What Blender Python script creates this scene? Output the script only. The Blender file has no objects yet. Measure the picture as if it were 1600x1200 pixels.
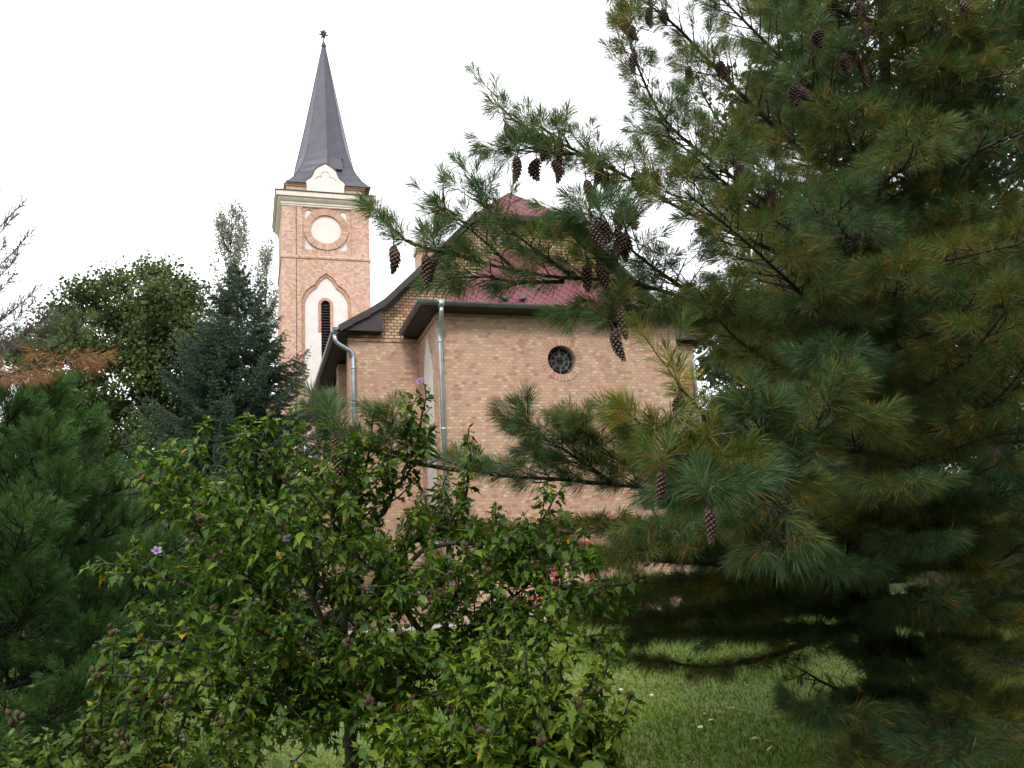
import bpy, bmesh, math, random
import numpy as np
from mathutils import Vector, Matrix

# ------------------------------------------------------------------ camera
EYE = 1.65
F_PX = 1371.14                      # focal length in pixels of a 1600 px wide picture
CAM_R = np.array([[0.95684659, -0.28487952, -0.05734344],
                  [0.0097838, 0.2288022, -0.97342376],
                  [0.2904288, 0.93085617, 0.22171583]])   # rows: right, down, forward
scn = bpy.context.scene
cam_d = bpy.data.cameras.new('camera')
cam_d.sensor_width = 36.0
cam_d.lens = F_PX * 36.0 / 1600.0
cam_d.clip_end = 3000.0
cam = bpy.data.objects.new('camera', cam_d)
scn.collection.objects.link(cam)
mw = Matrix.Identity(4)
for i in range(3):
    mw[i][0] = CAM_R[0][i]
    mw[i][1] = -CAM_R[1][i]
    mw[i][2] = -CAM_R[2][i]
mw[2][3] = EYE
cam.matrix_world = mw
scn.camera = cam

# ------------------------------------------------------------------ world, sun, exposure
SUN_EL, SUN_AZ = math.radians(44), math.radians(200)     # azimuth clockwise from +Y
world = bpy.data.worlds.new('World')
scn.world = world
world.use_nodes = True
wn, wl = world.node_tree.nodes, world.node_tree.links
bg = wn['Background']
sky = wn.new('ShaderNodeTexSky')
sky.sky_type = 'NISHITA'
sky.sun_disc = False
sky.sun_elevation = SUN_EL
sky.sun_rotation = SUN_AZ
mixw = wn.new('ShaderNodeMix')
mixw.data_type = 'RGBA'
mixw.inputs['Factor'].default_value = 0.86
mixw.inputs['B'].default_value = (14.6, 14.7, 15.2, 1)      # white overcast cloud
wl.new(sky.outputs['Color'], mixw.inputs['A'])
wl.new(mixw.outputs['Result'], bg.inputs['Color'])
bg.inputs['Strength'].default_value = 0.10
sun_d = bpy.data.lights.new('sun', 'SUN')
sun_d.energy = 1.5
sun_d.angle = math.radians(12)
sun_d.color = (1.0, 0.95, 0.86)
sun = bpy.data.objects.new('sun', sun_d)
scn.collection.objects.link(sun)
sd = Vector((math.sin(SUN_AZ) * math.cos(SUN_EL), math.cos(SUN_AZ) * math.cos(SUN_EL), math.sin(SUN_EL)))
sun.rotation_euler = sd.to_track_quat('Z', 'Y').to_euler()
vs = scn.view_settings
vs.view_transform = 'Standard'
vs.look = 'None'
vs.exposure = 0.80
vs.gamma = 1.0

# ------------------------------------------------------------------ helpers
rng = np.random.default_rng(11)
random.seed(5)
COL = scn.collection


def at(px, py, d):
    """world point seen at photo pixel (px, py), d metres ahead of the camera"""
    v = np.array([(px - 800) / F_PX * d, (py - 600) / F_PX * d, d])
    p = CAM_R.T @ v
    return np.array([p[0], p[1], p[2] + EYE])


def gz(x, y):
    """height of the ground: a gentle rise from the lawn to the church"""
    t = np.clip((np.asarray(y, float) - 3.5) / 15.0, 0, 1)
    return 0.85 * (0.75 * t + 0.25 * t * t * (3 - 2 * t))


def nrm(v):
    v = np.asarray(v, float)
    return v / (np.linalg.norm(v, axis=-1, keepdims=True) + 1e-12)


def tag(o, label=None, cat=None, group=None, kind=None):
    if label: o['label'] = label
    if cat: o['category'] = cat
    if group: o['group'] = group
    if kind: o['kind'] = kind
    return o


def empty(name, loc, label=None, cat=None, group=None):
    o = bpy.data.objects.new(name, None)
    o.empty_display_size = 0.2
    COL.objects.link(o)
    o.location = tuple(float(c) for c in loc)
    return tag(o, label, cat, group)


def link(name, me, mat, parent=None, root=None):
    """root: the top Empty of the thing; vertices are in world space"""
    o = bpy.data.objects.new(name, me)
    COL.objects.link(o)
    if mat is not None:
        if isinstance(mat, (list, tuple)):
            for m in mat: me.materials.append(m)
        else:
            me.materials.append(mat)
    if parent is not None:
        o.parent = parent
        if parent.type == 'EMPTY':
            o.location = -parent.location
    return o


class MB:
    def __init__(s):
        s.v, s.f, s.mi = [], [], []

    def add(s, vs_, fs, mi=0):
        n = len(s.v)
        s.v += [tuple(float(c) for c in p) for p in vs_]
        s.f += [tuple(i + n for i in f) for f in fs]
        s.mi += [mi] * len(fs)

    def box(s, x0, x1, y0, y1, z0, z1, mi=0):
        s.add([(x0, y0, z0), (x1, y0, z0), (x1, y1, z0), (x0, y1, z0), (x0, y0, z1), (x1, y0, z1), (x1, y1, z1), (x0, y1, z1)],
              [(0, 3, 2, 1), (4, 5, 6, 7), (0, 1, 5, 4), (1, 2, 6, 5), (2, 3, 7, 6), (3, 0, 4, 7)], mi)

    def tube(s, pts, rad, n=8, cap=True, mi=0):
        pts = [np.asarray(p, float) for p in pts]
        if np.isscalar(rad): rad = [rad] * len(pts)
        rings = []
        up = None
        vs_ = []
        for i, p in enumerate(pts):
            t = nrm((pts[min(i + 1, len(pts) - 1)] - pts[max(i - 1, 0)]))
            if up is None:
                a = np.array([0, 0, 1.0]) if abs(t[2]) < .9 else np.array([1.0, 0, 0])
                up = nrm(np.cross(np.cross(t, a), t))
            else:
                up = nrm(up - t * np.dot(up, t))
            b = np.cross(t, up)
            for k in range(n):
                a = 2 * math.pi * k / n
                vs_.append(p + rad[i] * (math.cos(a) * up + math.sin(a) * b))
        fs = []
        for i in range(len(pts) - 1):
            for k in range(n):
                k2 = (k + 1) % n
                fs.append((i * n + k, i * n + k2, (i + 1) * n + k2, (i + 1) * n + k))
        if cap:
            fs.append(tuple(range(n - 1, -1, -1)))
            fs.append(tuple((len(pts) - 1) * n + k for k in range(n)))
        s.add(vs_, fs, mi)

    def gutter(s, pts, r=.075, mi=0):
        """half-round channel open upwards, with a rolled front lip"""
        vs_, fs = [], []
        K = 9
        for i, p in enumerate(pts):
            p = np.asarray(p, float)
            t0 = nrm(p - pts[i - 1]) if i else None
            t1 = nrm(np.asarray(pts[i + 1], float) - p) if i < len(pts) - 1 else None
            t = nrm((t0 if t0 is not None else 0) + (t1 if t1 is not None else 0))
            b = np.cross(t, [0, 0, 1.0]); b = nrm(b)
            sc = 1.0 if (t0 is None or t1 is None) else 1 / max(.3, float(np.dot(t, t1)))
            for q, rr in ((0, r), (1, r * .9)):
                for k in range(K):
                    a = math.pi * k / (K - 1)
                    vs_.append(p + b * math.cos(a) * rr * sc + np.array([0, 0, -math.sin(a) * rr]))
        for i in range(len(pts) - 1):
            o, o2 = i * 2 * K, (i + 1) * 2 * K
            for k in range(K - 1):
                fs.append((o + k, o + k + 1, o2 + k + 1, o2 + k))
                fs.append((o + K + k, o2 + K + k, o2 + K + k + 1, o + K + k + 1))
            for k in (0, K - 1):
                fs.append((o + k, o2 + k, o2 + K + k, o + K + k))
        for e in (0, (len(pts) - 1) * 2 * K):
            fs.append(tuple(e + k for k in range(K)))
        s.add(vs_, fs, mi)

    def square_sweep(s, cx, cy, prof, mi=0):
        """prof: list of (half width, z): mitred rings around a square tower"""
        vs_, fs = [], []
        for h, z in prof:
            vs_ += [(cx - h, cy - h, z), (cx + h, cy - h, z), (cx + h, cy + h, z), (cx - h, cy + h, z)]
        n = len(prof)
        for i in range(n - 1):
            for k in range(4):
                k2 = (k + 1) % 4
                fs.append((i * 4 + k, i * 4 + k2, i * 4 + 4 + k2, i * 4 + 4 + k))
        fs.append((3, 2, 1, 0)); fs.append(tuple((n - 1) * 4 + k for k in range(4)))
        s.add(vs_, fs, mi)

    def build(s, name, mat, parent=None, smooth=False):
        me = bpy.data.meshes.new(name)
        me.from_pydata(s.v, [], s.f)
        me.update()
        if any(s.mi): me.polygons.foreach_set('material_index', s.mi)
        if smooth: me.polygons.foreach_set('use_smooth', [True] * len(s.f))
        return link(name, me, mat, parent)


def plate(outer, holes, depth, plane, mi=0, mb=None):
    """A flat wall plate with holes. outer/holes: lists of (u, z). plane: function (u, z, d) -> xyz, d = depth behind the face.
    Front face plus the reveals of holes and outline."""
    bm = bmesh.new()
    loops = []
    for lp in [outer] + holes:
        vsb = [bm.verts.new((u, z, 0)) for u, z in lp]
        loops.append(vsb)
        for i in range(len(vsb)): bm.edges.new((vsb[i], vsb[(i + 1) % len(vsb)]))
    bmesh.ops.triangle_fill(bm, use_beauty=True, use_dissolve=False, edges=bm.edges[:])
    bm.verts.index_update()
    vs_ = [plane(v.co.x, v.co.y, 0) for v in bm.verts]
    fs = []
    a0 = np.asarray(plane(0, 0, 0)); du = np.asarray(plane(1, 0, 0)) - a0; dz = np.asarray(plane(0, 1, 0)) - a0; dd = np.asarray(plane(0, 0, 1)) - a0
    sign = np.dot(np.cross(du, dz), -dd)
    for f in bm.faces:
        ids = [v.index for v in f.verts]
        flip = (f.normal.z < 0) ^ (sign < 0)
        fs.append(tuple(reversed(ids)) if flip else tuple(ids))
    if depth:
        n = len(vs_)
        vs_ += [plane(v.co.x, v.co.y, depth) for v in bm.verts]
        for lp in loops:
            for i in range(len(lp)):
                a, b = lp[i].index, lp[(i + 1) % len(lp)].index
                fs.append((a, b, b + n, a + n))
    bm.free()
    mb = mb or MB()
    mb.add(vs_, fs, mi)
    return mb


def arc(cu, cz, r, a0, a1, n=16):
    return [(cu + r * math.cos(math.radians(a0 + (a1 - a0) * i / n)), cz + r * math.sin(math.radians(a0 + (a1 - a0) * i / n))) for i in range(n + 1)]


def circle(cu, cz, r, n=40):
    return arc(cu, cz, r, 0, 360, n)[:-1]


# ------------------------------------------------------------------ materials
def new_mat(name):
    m = bpy.data.materials.new(name)
    m.use_nodes = True
    nt = m.node_tree
    return m, nt, nt.nodes['Principled BSDF']


def noise(nt, scale, detail=4, vec=None, rough=.6):
    n = nt.nodes.new('ShaderNodeTexNoise')
    n.inputs['Scale'].default_value = scale
    n.inputs['Detail'].default_value = detail
    n.inputs['Roughness'].default_value = rough
    if vec is not None: nt.links.new(vec, n.inputs['Vector'])
    return n


def mathn(nt, op, a, b=None, c=None):
    n = nt.nodes.new('ShaderNodeMath')
    n.operation = op
    for i, x in enumerate((a, b, c)):
        if x is None: continue
        if isinstance(x, (int, float)): n.inputs[i].default_value = x
        else: nt.links.new(x, n.inputs[i])
    return n.outputs[0]


def ramp(nt, fac, stops, interp='LINEAR'):
    r = nt.nodes.new('ShaderNodeValToRGB')
    r.color_ramp.interpolation = interp
    el = r.color_ramp.elements
    while len(el) < len(stops): el.new(.5)
    for e, (p, c) in zip(el, stops):
        e.position = p
        e.color = (*c, 1)
    nt.links.new(fac, r.inputs[0])
    return r.outputs[0]


def mixc(nt, fac, a, b, mode='MIX'):
    n = nt.nodes.new('ShaderNodeMix')
    n.data_type = 'RGBA'
    n.blend_type = mode
    for k, x in (('Factor', fac), ('A', a), ('B', b)):
        if isinstance(x, (int, float)): n.inputs[k].default_value = x
        elif isinstance(x, tuple): n.inputs[k].default_value = (*x, 1)
        else: nt.links.new(x, n.inputs[k])
    return n.outputs['Result']


def simple(name, col, rough=.6, var=.15, scale=8, bump=0., metal=0., spec=.5):
    m, nt, b = new_mat(name)
    tc = nt.nodes.new('ShaderNodeTexCoord')
    n = noise(nt, scale, 5, tc.outputs['Object'])
    lo = tuple(c * (1 - var) for c in col); hi = tuple(min(1, c * (1 + var)) for c in col)
    nt.links.new(ramp(nt, n.outputs['Fac'], [(.3, lo), (.7, hi)]), b.inputs['Base Color'])
    b.inputs['Roughness'].default_value = rough
    b.inputs['Metallic'].default_value = metal
    b.inputs['Specular IOR Level'].default_value = spec
    if bump:
        bp = nt.nodes.new('ShaderNodeBump')
        bp.inputs['Strength'].default_value = bump
        bp.inputs['Distance'].default_value = .02
        nt.links.new(n.outputs['Fac'], bp.inputs['Height'])
        nt.links.new(bp.outputs['Normal'], b.inputs['Normal'])
    return m


def uv_wall(nt):
    """(metres along the wall, height) from object position and the face's true normal"""
    tc = nt.nodes.new('ShaderNodeTexCoord')
    ge = nt.nodes.new('ShaderNodeNewGeometry')
    sp = nt.nodes.new('ShaderNodeSeparateXYZ'); nt.links.new(tc.outputs['Object'], sp.inputs[0])
    sn = nt.nodes.new('ShaderNodeSeparateXYZ'); nt.links.new(ge.outputs['True Normal'], sn.inputs[0])
    side = mathn(nt, 'GREATER_THAN', mathn(nt, 'ABSOLUTE', sn.outputs[0]), .6)
    u = mathn(nt, 'ADD', mathn(nt, 'MULTIPLY', sp.outputs[1], side), mathn(nt, 'MULTIPLY', sp.outputs[0], mathn(nt, 'SUBTRACT', 1.0, side)))
    flat = mathn(nt, 'GREATER_THAN', mathn(nt, 'ABSOLUTE', sn.outputs[2]), .7)
    v = mathn(nt, 'ADD', mathn(nt, 'MULTIPLY', sp.outputs[2], mathn(nt, 'SUBTRACT', 1.0, flat)), mathn(nt, 'MULTIPLY', sp.outputs[1], flat))
    cb = nt.nodes.new('ShaderNodeCombineXYZ')
    nt.links.new(u, cb.inputs[0]); nt.links.new(v, cb.inputs[1])
    return cb.outputs[0], tc.outputs['Object'], u, v


def brick_mat(name, w=.134, h=.077, mortar=.009, mcol=(.34, .255, .20), stops=None, uv=None, soft=.1, bias=0.):
    m, nt, b = new_mat(name)
    if uv:
        un = nt.nodes.new('ShaderNodeUVMap'); vec = un.outputs[0]
        tc = nt.nodes.new('ShaderNodeTexCoord'); obj = tc.outputs['Object']
    else:
        vec, obj, _, _ = uv_wall(nt)
    # slight waviness so that the courses are not ruler straight
    wn_ = noise(nt, 1.3, 2, obj)
    vm = nt.nodes.new('ShaderNodeVectorMath'); vm.operation = 'MULTIPLY_ADD'
    nt.links.new(wn_.outputs['Color'], vm.inputs[0]); vm.inputs[1].default_value = (.02, .012, 0); nt.links.new(vec, vm.inputs[2])
    br = nt.nodes.new('ShaderNodeTexBrick')
    nt.links.new(vm.outputs[0], br.inputs['Vector'])
    br.inputs['Color1'].default_value = (0, 0, 0, 1); br.inputs['Color2'].default_value = (1, 1, 1, 1); br.inputs['Mortar'].default_value = (.5, .5, .5, 1)
    br.inputs['Scale'].default_value = 1
    br.inputs['Mortar Size'].default_value = mortar
    br.inputs['Mortar Smooth'].default_value = soft
    br.inputs['Bias'].default_value = bias
    br.inputs['Brick Width'].default_value = w
    br.inputs['Row Height'].default_value = h
    stops = stops or [(0, (.40, .19, .145)), (.08, (.46, .21, .145)), (.16, (.46, .265, .195)), (.34, (.49, .295, .21)), (.54, (.51, .32, .21)), (.74, (.53, .355, .22)), (.90, (.56, .40, .26)), (1, (.58, .44, .31))]
    # big patches shift the share of pink and yellow bricks
    big = noise(nt, .45, 3, obj)
    val = mathn(nt, 'ADD', br.outputs['Color'], mathn(nt, 'MULTIPLY', mathn(nt, 'SUBTRACT', big.outputs['Fac'], .5), .55))
    col = ramp(nt, val, stops)
    fine = noise(nt, 60, 3, obj)
    col = mixc(nt, .35, col, ramp(nt, fine.outputs['Fac'], [(.3, (.62, .6, .58)), (.7, (1, 1, 1))]), 'MULTIPLY')
    stain = noise(nt, .9, 5, obj, .7)
    col = mixc(nt, ramp(nt, stain.outputs['Fac'], [(.60, (0, 0, 0)), (.72, (.35, .35, .35))]), col, (.56, .47, .41))
    col = mixc(nt, br.outputs['Fac'], col, mcol)
    mp = nt.nodes.new('ShaderNodeMapping'); mp.inputs['Scale'].default_value = (1.6, .16, 1); nt.links.new(vec, mp.inputs[0])
    streak = noise(nt, 1.5, 5, mp.outputs[0], .65)
    col = mixc(nt, .8, col, ramp(nt, streak.outputs['Fac'], [(.36, (.84, .82, .80)), (.56, (1, 1, 1))]), 'MULTIPLY')
    nt.links.new(col, b.inputs['Base Color'])
    b.inputs['Roughness'].default_value = .9
    b.inputs['Specular IOR Level'].default_value = .2
    bp = nt.nodes.new('ShaderNodeBump'); bp.inputs['Strength'].default_value = .5; bp.inputs['Distance'].default_value = .008
    hgt = mathn(nt, 'ADD', mathn(nt, 'MULTIPLY', br.outputs['Fac'], -1.0), mathn(nt, 'MULTIPLY', fine.outputs['Fac'], .35))
    nt.links.new(hgt, bp.inputs['Height']); nt.links.new(bp.outputs['Normal'], b.inputs['Normal'])
    return m


def shingle_mat():
    m, nt, b = new_mat('red_shingle')
    un = nt.nodes.new('ShaderNodeUVMap')
    sp = nt.nodes.new('ShaderNodeSeparateXYZ'); nt.links.new(un.outputs[0], sp.inputs[0])
    u, v = sp.outputs[0], sp.outputs[1]
    row = mathn(nt, 'FLOOR', mathn(nt, 'DIVIDE', v, .145))
    rf = mathn(nt, 'FRACT', mathn(nt, 'DIVIDE', v, .145))
    us = mathn(nt, 'ADD', mathn(nt, 'DIVIDE', u, .30), mathn(nt, 'MULTIPLY', row, .25))
    fu = mathn(nt, 'FRACT', us)
    slot = mathn(nt, 'LESS_THAN', fu, .22)
    edge = mathn(nt, 'MULTIPLY', mathn(nt, 'LESS_THAN', rf, .16), .45)
    dark = mathn(nt, 'MAXIMUM', slot, edge)
    tc = nt.nodes.new('ShaderNodeTexCoord')
    n = noise(nt, 3, 6, tc.outputs['Object'], .7)
    g = noise(nt, 180, 2, tc.outputs['Object'])
    cell = nt.nodes.new('ShaderNodeTexWhiteNoise'); cell.noise_dimensions = '2D'
    cb = nt.nodes.new('ShaderNodeCombineXYZ'); nt.links.new(mathn(nt, 'FLOOR', us), cb.inputs[0]); nt.links.new(row, cb.inputs[1])
    nt.links.new(cb.outputs[0], cell.inputs['Vector'])
    col = ramp(nt, n.outputs['Fac'], [(.3, (.135, .028, .034)), (.7, (.20, .046, .050))])
    col = mixc(nt, .5, col, ramp(nt, cell.outputs['Value'], [(0, (.7, .66, .66)), (1, (1, 1, 1))]), 'MULTIPLY')
    col = mixc(nt, .4, col, ramp(nt, g.outputs['Fac'], [(.35, (.55, .5, .5)), (.65, (1, 1, 1))]), 'MULTIPLY')
    col = mixc(nt, mathn(nt, 'MULTIPLY', dark, .88), col, (.022, .010, .014))
    spots = noise(nt, 9, 2, tc.outputs['Object'])
    col = mixc(nt, ramp(nt, spots.outputs['Fac'], [(.74, (0, 0, 0)), (.77, (.7, .7, .7))]), col, (.5, .48, .46))
    nt.links.new(col, b.inputs['Base Color'])
    b.inputs['Roughness'].default_value = .8
    return m


def foliage_mat(name, rough=.45, transl=.25, spec=.5, tmul=(1.25, 1.3, .7)):
    m, nt, b = new_mat(name)
    a = nt.nodes.new('ShaderNodeAttribute'); a.attribute_name = 'tint'
    nt.links.new(a.outputs['Color'], b.inputs['Base Color'])
    b.inputs['Roughness'].default_value = rough
    b.inputs['Specular IOR Level'].default_value = spec
    tr = nt.nodes.new('ShaderNodeBsdfTranslucent')
    nt.links.new(mixc(nt, 1.0, a.outputs['Color'], tmul, 'MULTIPLY'), tr.inputs['Color'])
    mx = nt.nodes.new('ShaderNodeMixShader'); mx.inputs[0].default_value = transl
    out = nt.nodes['Material Output']
    nt.links.new(b.outputs[0], mx.inputs[1]); nt.links.new(tr.outputs[0], mx.inputs[2]); nt.links.new(mx.outputs[0], out.inputs['Surface'])
    return m


def bark_mat(name, col):
    m, nt, b = new_mat(name)
    tc = nt.nodes.new('ShaderNodeTexCoord')
    mp = nt.nodes.new('ShaderNodeMapping'); mp.inputs['Scale'].default_value = (9, 9, 2.2); nt.links.new(tc.outputs['Object'], mp.inputs[0])
    n = noise(nt, 3, 6, mp.outputs[0], .7)
    nt.links.new(ramp(nt, n.outputs['Fac'], [(.35, tuple(c * .5 for c in col)), (.65, tuple(c * 1.25 for c in col))]), b.inputs['Base Color'])
    b.inputs['Roughness'].default_value = .9
    bp = nt.nodes.new('ShaderNodeBump'); bp.inputs['Strength'].default_value = .8; bp.inputs['Distance'].default_value = .03
    nt.links.new(n.outputs['Fac'], bp.inputs['Height']); nt.links.new(bp.outputs['Normal'], b.inputs['Normal'])
    return m


def wood_mat():
    m, nt, b = new_mat('dark_timber')
    vec, obj, u, v = uv_wall(nt)
    n = noise(nt, 4, 5, obj)
    plank = mathn(nt, 'LESS_THAN', mathn(nt, 'FRACT', mathn(nt, 'DIVIDE', u, .14)), .06)
    col = ramp(nt, n.outputs['Fac'], [(.3, (.014, .010, .010)), (.7, (.032, .022, .021))])
    col = mixc(nt, plank, col, (.008, .006, .006))
    nt.links.new(col, b.inputs['Base Color'])
    b.inputs['Roughness'].default_value = .65
    return m


M_BRICK = brick_mat('brick_wall')
M_BRICK_GABLE = brick_mat('brick_gable', w=.165, h=.084, mortar=.013, mcol=(.10, .07, .055), soft=.05,
                          stops=[(0, (.34, .17, .10)), (.1, (.42, .21, .13)), (.25, (.46, .30, .17)), (.6, (.52, .36, .20)), (1, (.58, .43, .27))])
M_BRICK_TOWER = brick_mat('brick_tower', w=.13, h=.077, mortar=.009, mcol=(.42, .33, .27),
                          stops=[(0, (.38, .19, .16)), (.15, (.43, .23, .19)), (.35, (.48, .28, .215)), (.6, (.52, .32, .225)), (.85, (.56, .39, .26)), (1, (.58, .43, .30))])
M_BRICK_RING = brick_mat('brick_ring', w=.085, h=.60, mortar=.008, mcol=(.24, .15, .10), uv=True,
                         stops=[(0, (.42, .24, .175)), (.4, (.49, .30, .22)), (.8, (.53, .345, .255)), (1, (.56, .39, .285))])
M_SHINGLE = shingle_mat()
M_WOOD = wood_mat()
M_PLASTER = simple('cream_plaster', (.56, .52, .475), .9, .05, 3, .1)
M_PLASTER2 = simple('tan_plaster', (.54, .485, .42), .9, .10, 3, .1)
M_WHITEP = simple('white_plaster', (.56, .53, .50), .9, .07, 3, .1)
M_ZINC = simple('zinc', (.42, .46, .50), .38, .18, 5, 0, .75)
M_ZINCD = simple('dull_zinc_gutter', (.13, .15, .155), .42, .25, 6, 0, .5)
M_DARKMETAL = simple('spire_sheet', (.043, .041, .058), .5, .2, 2.2, 0, .15)
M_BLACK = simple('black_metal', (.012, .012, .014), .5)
M_LEAD = simple('window_lead', (.12, .13, .10), .5, .3, 6, 0, .3)
M_GLASS = simple('dark_leaded_glass', (.012, .014, .022), .12, .6, 6)
M_RED = simple('red_paint', (.42, .025, .02), .45, .15)
M_CONC = simple('concrete', (.36, .34, .31), .9, .2, 3, .2)
M_PIGEON = simple('pigeon_grey', (.045, .048, .06), .6, .35, 30)
M_PIGEONW = simple('pigeon_wing_white', (.5, .5, .52), .6)
M_BARK = bark_mat('pine_bark', (.032, .025, .021))
M_TWIG = bark_mat('pine_twig_bark', (.075, .060, .050))
M_BARK2 = bark_mat('grey_bark', (.06, .05, .038))
M_NEEDLE = foliage_mat('pine_needles', .5, .22, .3)
M_LEAF = foliage_mat('shrub_leaves', .5, .32, .28)
M_FARLEAF = foliage_mat('far_leaves', .6, .2, .3)
M_FARNEEDLE = foliage_mat('far_needles', .6, .1, .3)
M_GRASS = foliage_mat('grass_blades', .8, .25, .08)
M_CONE = foliage_mat('cone_scales', .7, 0., .3)
M_POD = foliage_mat('seed_pods', .7, 0., .3)


def uvring(o, uvs):
    me = o.data
    lay = me.uv_layers.new(name='UVMap')
    idx = np.zeros(len(me.loops), dtype=np.int32)
    me.loops.foreach_get('vertex_index', idx)
    lay.data.foreach_set('uv', np.asarray(uvs, dtype=np.float32)[idx].ravel())


def ring(name, parent, mat, plane, cu, cz, r0, r1, proud, back, n=48):
    """raised ring of radially laid bricks, UV = (arc length, radius); seam vertices doubled"""
    vs_, fs, uv = [], [], []
    for i in range(n + 1):
        a = 2 * math.pi * i / n
        for r, d in ((r0, back), (r0, -proud), (r1, -proud), (r1, back)):
            vs_.append(plane(cu + r * math.cos(a), cz + r * math.sin(a), d))
            uv.append((a * (r0 + r1) / 2, .3 + (r - r0) * .9))
    for i in range(n):
        for k in range(3):
            fs.append((i * 4 + k, i * 4 + k + 1, i * 4 + 4 + k + 1, i * 4 + 4 + k))
    mb = MB(); mb.add(vs_, fs)
    o = mb.build(name, mat, parent)
    uvring(o, uv)
    return o


def roof_strip(mb, uvs, lines):
    """lines: list of polylines (same length) from eave to ridge; fills quads, UV = (distance along, slope length)"""
    n0 = len(mb.v)
    acc = 0
    for i, ln in enumerate(lines):
        ln = [np.asarray(p, float) for p in ln]
        if i: acc += np.linalg.norm((ln[0] + ln[-1]) / 2 - (prev[0] + prev[-1]) / 2)
        ax = nrm(np.asarray(lines[0][-1], float) - np.asarray(lines[0][0], float))
        for p in ln:
            mb.v.append(tuple(p)); uvs.append((float(np.dot(p, ax)), acc))
        prev = ln
    k = len(lines[0])
    for i in range(len(lines) - 1):
        for j in range(k - 1):
            mb.f.append((n0 + i * k + j, n0 + i * k + j + 1, n0 + (i + 1) * k + j + 1, n0 + (i + 1) * k + j)); mb.mi.append(0)


# ------------------------------------------------------------------ ground (structure)
def build_ground():
    xs = np.unique(np.concatenate([np.linspace(-600, -40, 8), np.linspace(-40, 50, 61), np.linspace(50, 700, 8)]))
    ys = np.unique(np.concatenate([np.linspace(-400, -10, 6), np.linspace(-10, 50, 81), np.linspace(50, 900, 10)]))
    X, Y = np.meshgrid(xs, ys)
    Z = gz(X, Y) + .015 * np.sin(X * 1.3) * np.sin(Y * .9) * ((Y < 17) & (Y > -8))
    v = np.stack([X, Y, Z], -1).reshape(-1, 3)
    nx, ny = len(xs), len(ys)
    f = [(j * nx + i, j * nx + i + 1, (j + 1) * nx + i + 1, (j + 1) * nx + i) for j in range(ny - 1) for i in range(nx - 1)]
    m, nt, b = new_mat('lawn_soil')
    tc = nt.nodes.new('ShaderNodeTexCoord')
    n1 = noise(nt, .7, 5, tc.outputs['Object']); n2 = noise(nt, 14, 4, tc.outputs['Object'])
    c = ramp(nt, n1.outputs['Fac'], [(.3, (.060, .110, .016)), (.55, (.10, .145, .024)), (.75, (.17, .155, .05))])
    c = mixc(nt, .6, c, ramp(nt, n2.outputs['Fac'], [(.3, (.45, .5, .4)), (.7, (1, 1, 1))]), 'MULTIPLY')
    nt.links.new(c, b.inputs['Base Color']); b.inputs['Roughness'].default_value = .95
    mb = MB(); mb.add(v, f)
    o = mb.build('lawn', m, None, True)
    tag(o, kind='structure')
    # pavement round the church and a pale path by the left shrubs
    mb = MB()
    xs2 = np.linspace(-6, 24, 16)
    for a, b_ in zip(xs2[:-1], xs2[1:]):
        mb.box(a, b_, 18.35, 19.6, .70, .875)
    tag(mb.build('pavement', M_CONC), kind='structure')
    mb = MB()
    for i in range(10):
        a0 = -5.5 + i * .42; y0 = 7.75 + .06 * math.sin(i * .7); y1 = 7.75 + .06 * math.sin((i + 1) * .7)
        mb.add([(a0, y0, gz(0, y0) + .02), (a0 + .42, y1, gz(0, y1) + .02), (a0 + .42, y1 + .62, gz(0, y1 + .62) + .02), (a0, y0 + .62, gz(0, y0 + .62) + .02)], [(0, 1, 2, 3)])
    tag(mb.build('path', M_CONC), kind='structure')


build_ground()

# ------------------------------------------------------------------ the church
BASE = .85
church = empty('church', (7.45, 26.0, BASE), 'yellow and pink brick church with red shingle roof and tall tower with dark pointed spire', 'church')


def P_front(y):       # a wall whose face looks towards -Y
    return lambda u, z, d: (u, y + d, z)


def P_left(x):        # a wall whose face looks towards -X
    return lambda u, z, d: (x + d, u, z)


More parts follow.
